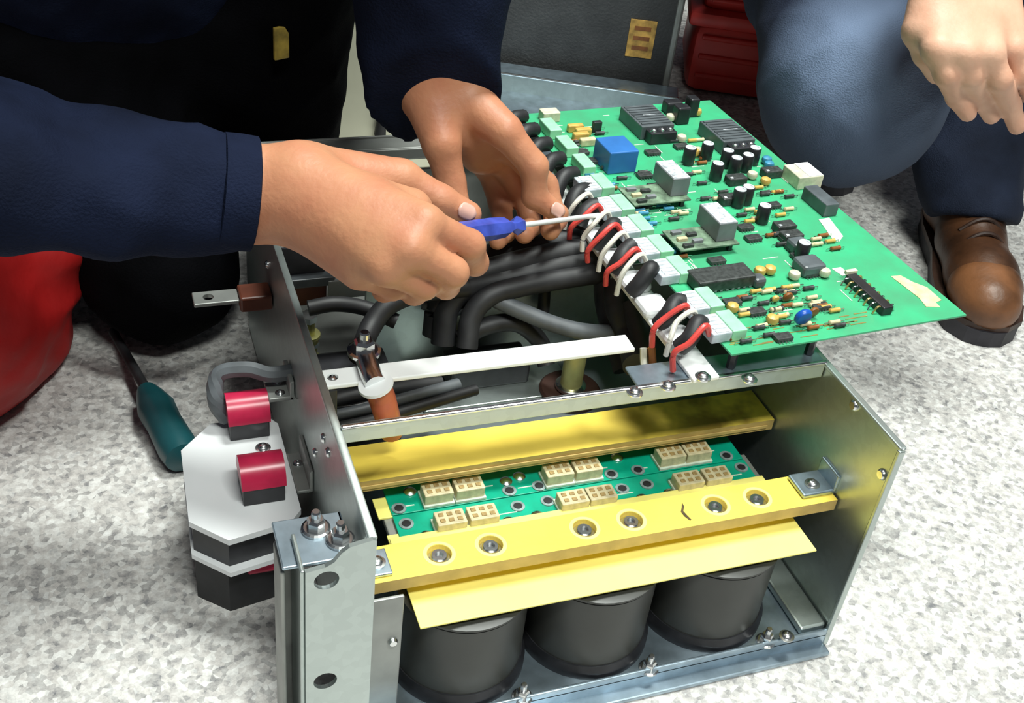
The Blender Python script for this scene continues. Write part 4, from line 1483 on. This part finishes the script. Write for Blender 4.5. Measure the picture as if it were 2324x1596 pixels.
def march(u, v, prims, disp=None, t0=.5):
    d = ray(u, v)
    t_ = t0
    for _ in range(200):
        p = (CAM + d * t_).astype(np.float32)[None]
        s = sdf_eval(p, [(np.array(a, np.float32), np.array(b_, np.float32), ra, rb, k) for a, b_, ra, rb, k in prims])
        if disp is not None:
            s = s + disp(p)
        if s[0] < .0008:
            break
        t_ += max(float(s[0]) * .7, .0006)
        if t_ > 4:
            return None
    return CAM + d * t_


p = march(638, 97, tro + jack)
if p is not None:
    d = ray(638, 97)
    p = p - d * .004
    B().box((p[0], p[1], p[2]), (.018, .004, .036), .001, rz=.4).obj('jacket_tag', M_TAG, worker)


def nail(parent, u, v, prims, size, dirpx):
    """fingernail: small curved plate sitting on the fingertip at the pixel"""
    p = march(u, v, prims)
    if p is None:
        return
    eps = .002
    q = p.astype(np.float32)
    pr_ = [(np.array(a, np.float32), np.array(b_, np.float32), ra, rb, k) for a, b_, ra, rb, k in prims]
    g = np.array([float((sdf_eval((q + e)[None].astype(np.float32), pr_) - sdf_eval((q - e)[None].astype(np.float32), pr_))[0]) for e in np.eye(3) * eps])
    g /= np.linalg.norm(g) + 1e-9
    p2 = march(u + dirpx[0], v + dirpx[1], prims)
    tdir = (p2 - p) if p2 is not None else np.array([1, 0, 0])
    tdir = tdir - g * (tdir @ g)
    tdir /= np.linalg.norm(tdir) + 1e-9
    s = np.cross(g, tdir)
    P, F = [], []
    nu, nv = 7, 6
    for i in range(nv + 1):
        for j in range(nu + 1):
            a = (i / nv - .5) * 2
            c = (j / nu - .5) * 2
            w = math.sqrt(max(0.05, 1 - abs(a) ** 4)) if abs(a) < 1 else .22
            o_ = tdir * a * size * .62 + s * c * w * size * .48 - g * (c * c * w * w * size * .16 + .0004) + g * .0012
            P.append(p + o_)
    for i in range(nv):
        for j in range(nu):
            k = i * (nu + 1) + j
            F.append((k, k + 1, k + nu + 2, k + nu + 1))
    o = B().add(P, F).obj('fingernail', M_NAIL, parent, smooth=True)
    md = o.modifiers.new('thickness', 'SOLIDIFY')
    md.thickness = .0006
    md.offset = 0


for u, v, dp in ((1060, 480, (6, 3)),):
    nail(body, u, v, right + left, .013, dp)
for u, v, dp in ((1266, 476, (7, 4)),):
    nail(body, u, v, left, .012, dp)

# ================================================================== SECOND PERSON (squatting at the right)
per2 = thing('person', (.95, .85, 0), 'person in blue jeans and brown shoes squatting at the right, hand hanging over the knee', 'person')
K1, H1, A1 = np.array((.70, .53, .28)), np.array((.92, 1.02, .42)), np.array((.955, .93, .09))
K2, H2, A2 = np.array((1.06, .80, .50)), np.array((1.14, 1.10, .42)), np.array((1.005, .615, .10))
jn = chain([H1, (H1 + K1) / 2, K1], [.135, .118, .098], .05) + chain([K1, A1], [.095, .075], .06) + chain([H2, K2, A2], [.135, .10, .068], .05) + [(H1, H2, .15, .15, .08), (A2 + np.array((0, 0, .02)), np.array((.978, .555, .088)), .072, .064, .03)]
kp = march(2000, 160, jn)  # centre of the highlight painted on the knee
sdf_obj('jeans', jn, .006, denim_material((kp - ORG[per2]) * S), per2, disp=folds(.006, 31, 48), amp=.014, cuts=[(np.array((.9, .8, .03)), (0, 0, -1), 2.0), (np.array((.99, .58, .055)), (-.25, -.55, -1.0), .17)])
z0 = .41
h2 = hand_prims(
    [(A((2160, -190, z0 + .10), (2150, -30, z0 + .035)), [.036, .030]), (A((2260, -190, z0 + .10), (2245, -35, z0 + .035)), [.036, .030])],
    [(A((2140, -10, z0 + .03), (2128, 112, z0)), [.027, .0165]), (A((2185, -10, z0 + .03), (2185, 122, z0)), [.027, .0170]), (A((2225, -10, z0 + .03), (2243, 122, z0)), [.026, .0165]), (A((2260, -5, z0 + .03), (2300, 112, z0)), [.024, .0155]),
     (A((2120, 0, z0 + .03), (2088, 70, z0 + .005)), [.025, .018])],
    [(A((2128, 112, z0), (2148, 168, z0 - .02), (2172, 220, z0 - .050), (2196, 256, z0 - .066)), [.0145, .0120, .0108, .0092]),
     (A((2185, 122, z0), (2200, 170, z0 - .02), (2228, 222, z0 - .052), (2250, 262, z0 - .072)), [.0145, .0122, .0108, .0092]),
     (A((2243, 122, z0), (2268, 180, z0 - .022), (2292, 238, z0 - .058), (2308, 286, z0 - .08)), [.0142, .0120, .0108, .0092]),
     (A((2300, 112, z0), (2322, 165, z0 - .02), (2342, 210, z0 - .05), (2352, 240, z0 - .068)), [.014, .0125, .011, .0095]),
     (A((2088, 70, z0 + .005), (2105, 120, z0 - .015), (2128, 165, z0 - .04)), [.0165, .0145, .012])])
W2, E2, S2 = at(2205, -190, z0 + .10), np.array((.98, .56, .64)), np.array((1.08, .82, .80))
N2 = np.array((1.0, .98, .92))
HD2 = np.array((.93, .90, 1.06))
c2 = chain([W2, E2, S2, N2], [.042, .042, .05, .05], .03) + [(N2, (H1 + H2) / 2, .09, .11, .05), (N2, HD2, .055, .055, .03), (HD2, HD2 + np.array((-.02, -.03, .06)), .085, .10, .04),
     (HD2 + np.array((-.05, -.10, .03)), HD2 + np.array((-.06, -.13, .0)), .016, .018, .02)]
body2 = sdf_obj('body', h2 + c2, .0028, M_SKIN2, per2)
S3 = np.array((.86, 1.08, .80))
j2 = chain([S2, E2, (E2 + W2) / 2], [.085, .075, .066], .04) + chain([S3, np.array((.75, 1.0, .58)), np.array((.84, .80, .52))], [.085, .072, .056], .04)
j2 += [(S2, N2, .085, .085, .05), (S3, N2, .085, .085, .05), (N2 - np.array((0, 0, .06)), (H1 + H2) / 2 + np.array((0, .02, .04)), .16, .18, .08)]
dj = W2 - E2
dj = dj / np.linalg.norm(dj)
sdf_obj('jacket', j2, .0075, M_NAVY, per2, disp=folds(.007, 41, 55), amp=.014, cuts=[((E2 + W2) / 2 + dj * .02, dj, .12)])
sdf_obj('hair', [(HD2 + np.array((-.01, .015, .06)), HD2 + np.array((-.02, -.02, .085)), .105, .10, .04)], .008, M_HAIR, per2,
        cuts=[(HD2 + np.array((-.04, -.085, .05)), (-.3, -.7, -.6), .3)], disp=folds(.004, 6, 160), amp=.01)


def shoe(parent, heel, toe, lab=True):
    heel, toe = np.array(heel, float), np.array(toe, float)
    d = toe - heel
    Ls = np.linalg.norm(d)
    d = d / Ls
    s = np.array([-d[1], d[0], 0])
    # sole outline
    out = []
    for f_, w_ in ((0, .022), (.04, .036), (.2, .042), (.42, .040), (.62, .050), (.8, .054), (.92, .044), (.985, .024), (1.0, .008)):
        out.append((f_, w_))
    poly = [heel + d * f_ * Ls + s * w_ for f_, w_ in out] + [heel + d * f_ * Ls - s * w_ for f_, w_ in reversed(out)]
    so = B().prism([(p[0], p[1]) for p in poly], 0.0, .022).obj('sole', M_SOLE, parent)
    poly2 = [heel + d * (f_ * Ls * .99) + s * (w_ + .003) for f_, w_ in out] + [heel + d * (f_ * Ls * .99) - s * (w_ + .003) for f_, w_ in reversed(out)]
    B().prism([(p[0], p[1]) for p in poly2], .022, .030).obj('welt', M_LEATHD, so)
    z = np.array([0, 0, 1.0])

    def at_(f_, w_, h_):
        return heel + d * f_ * Ls + s * w_ + z * h_
    up = [(at_(.12, 0, .055), at_(.35, 0, .050), .040, .038, .02), (at_(.12, 0, .055), at_(.2, 0, .11), .040, .044, .03), (at_(.2, 0, .11), at_(.45, 0, .075), .040, .034, .03),
          (at_(.45, .008, .052), at_(.72, .008, .048), .036, .036, .02), (at_(.45, -.008, .052), at_(.72, -.008, .048), .036, .036, .02), (at_(.72, 0, .050), at_(.87, 0, .044), .040, .036, .02)]
    upo = sdf_obj('upper', up, .0042, M_LEATH, parent, cuts=[(heel + z * .024, (0, 0, -1), 1.0)])
    tp = [(at_(.80, .010, .047), at_(.885, .006, .043), .037, .034, .02), (at_(.80, -.010, .047), at_(.885, -.006, .043), .037, .034, .02)]
    sdf_obj('toe_cap', tp, .0042, M_LEATHT, upo, cuts=[(heel + z * .024, (0, 0, -1), 1.0)])
    sdf_obj('collar', [(at_(.06, .03, .135), at_(.30, .028, .125), .016, .014, .01), (at_(.06, -.03, .135), at_(.30, -.028, .125), .016, .014, .01), (at_(.06, .03, .135), at_(.06, -.03, .135), .016, .016, .01)], .0045, M_LEATHD, upo)
    for k in range(4):
        f_ = .36 + k * .075
        h_ = .118 - k * .0085
        B().tube([at_(f_, .030, h_ - .018), at_(f_ + .012, .010, h_), at_(f_ + .02, -.010, h_), at_(f_ + .03, -.030, h_ - .018)], .0032, 8, 5).obj('lace', M_LEATHD, upo, smooth=True)


shoe(per2, (1.03, .655, 0), (.885, .372, 0))
shoe(per2, (.99, 1.02, 0), (.90, .765, 0))
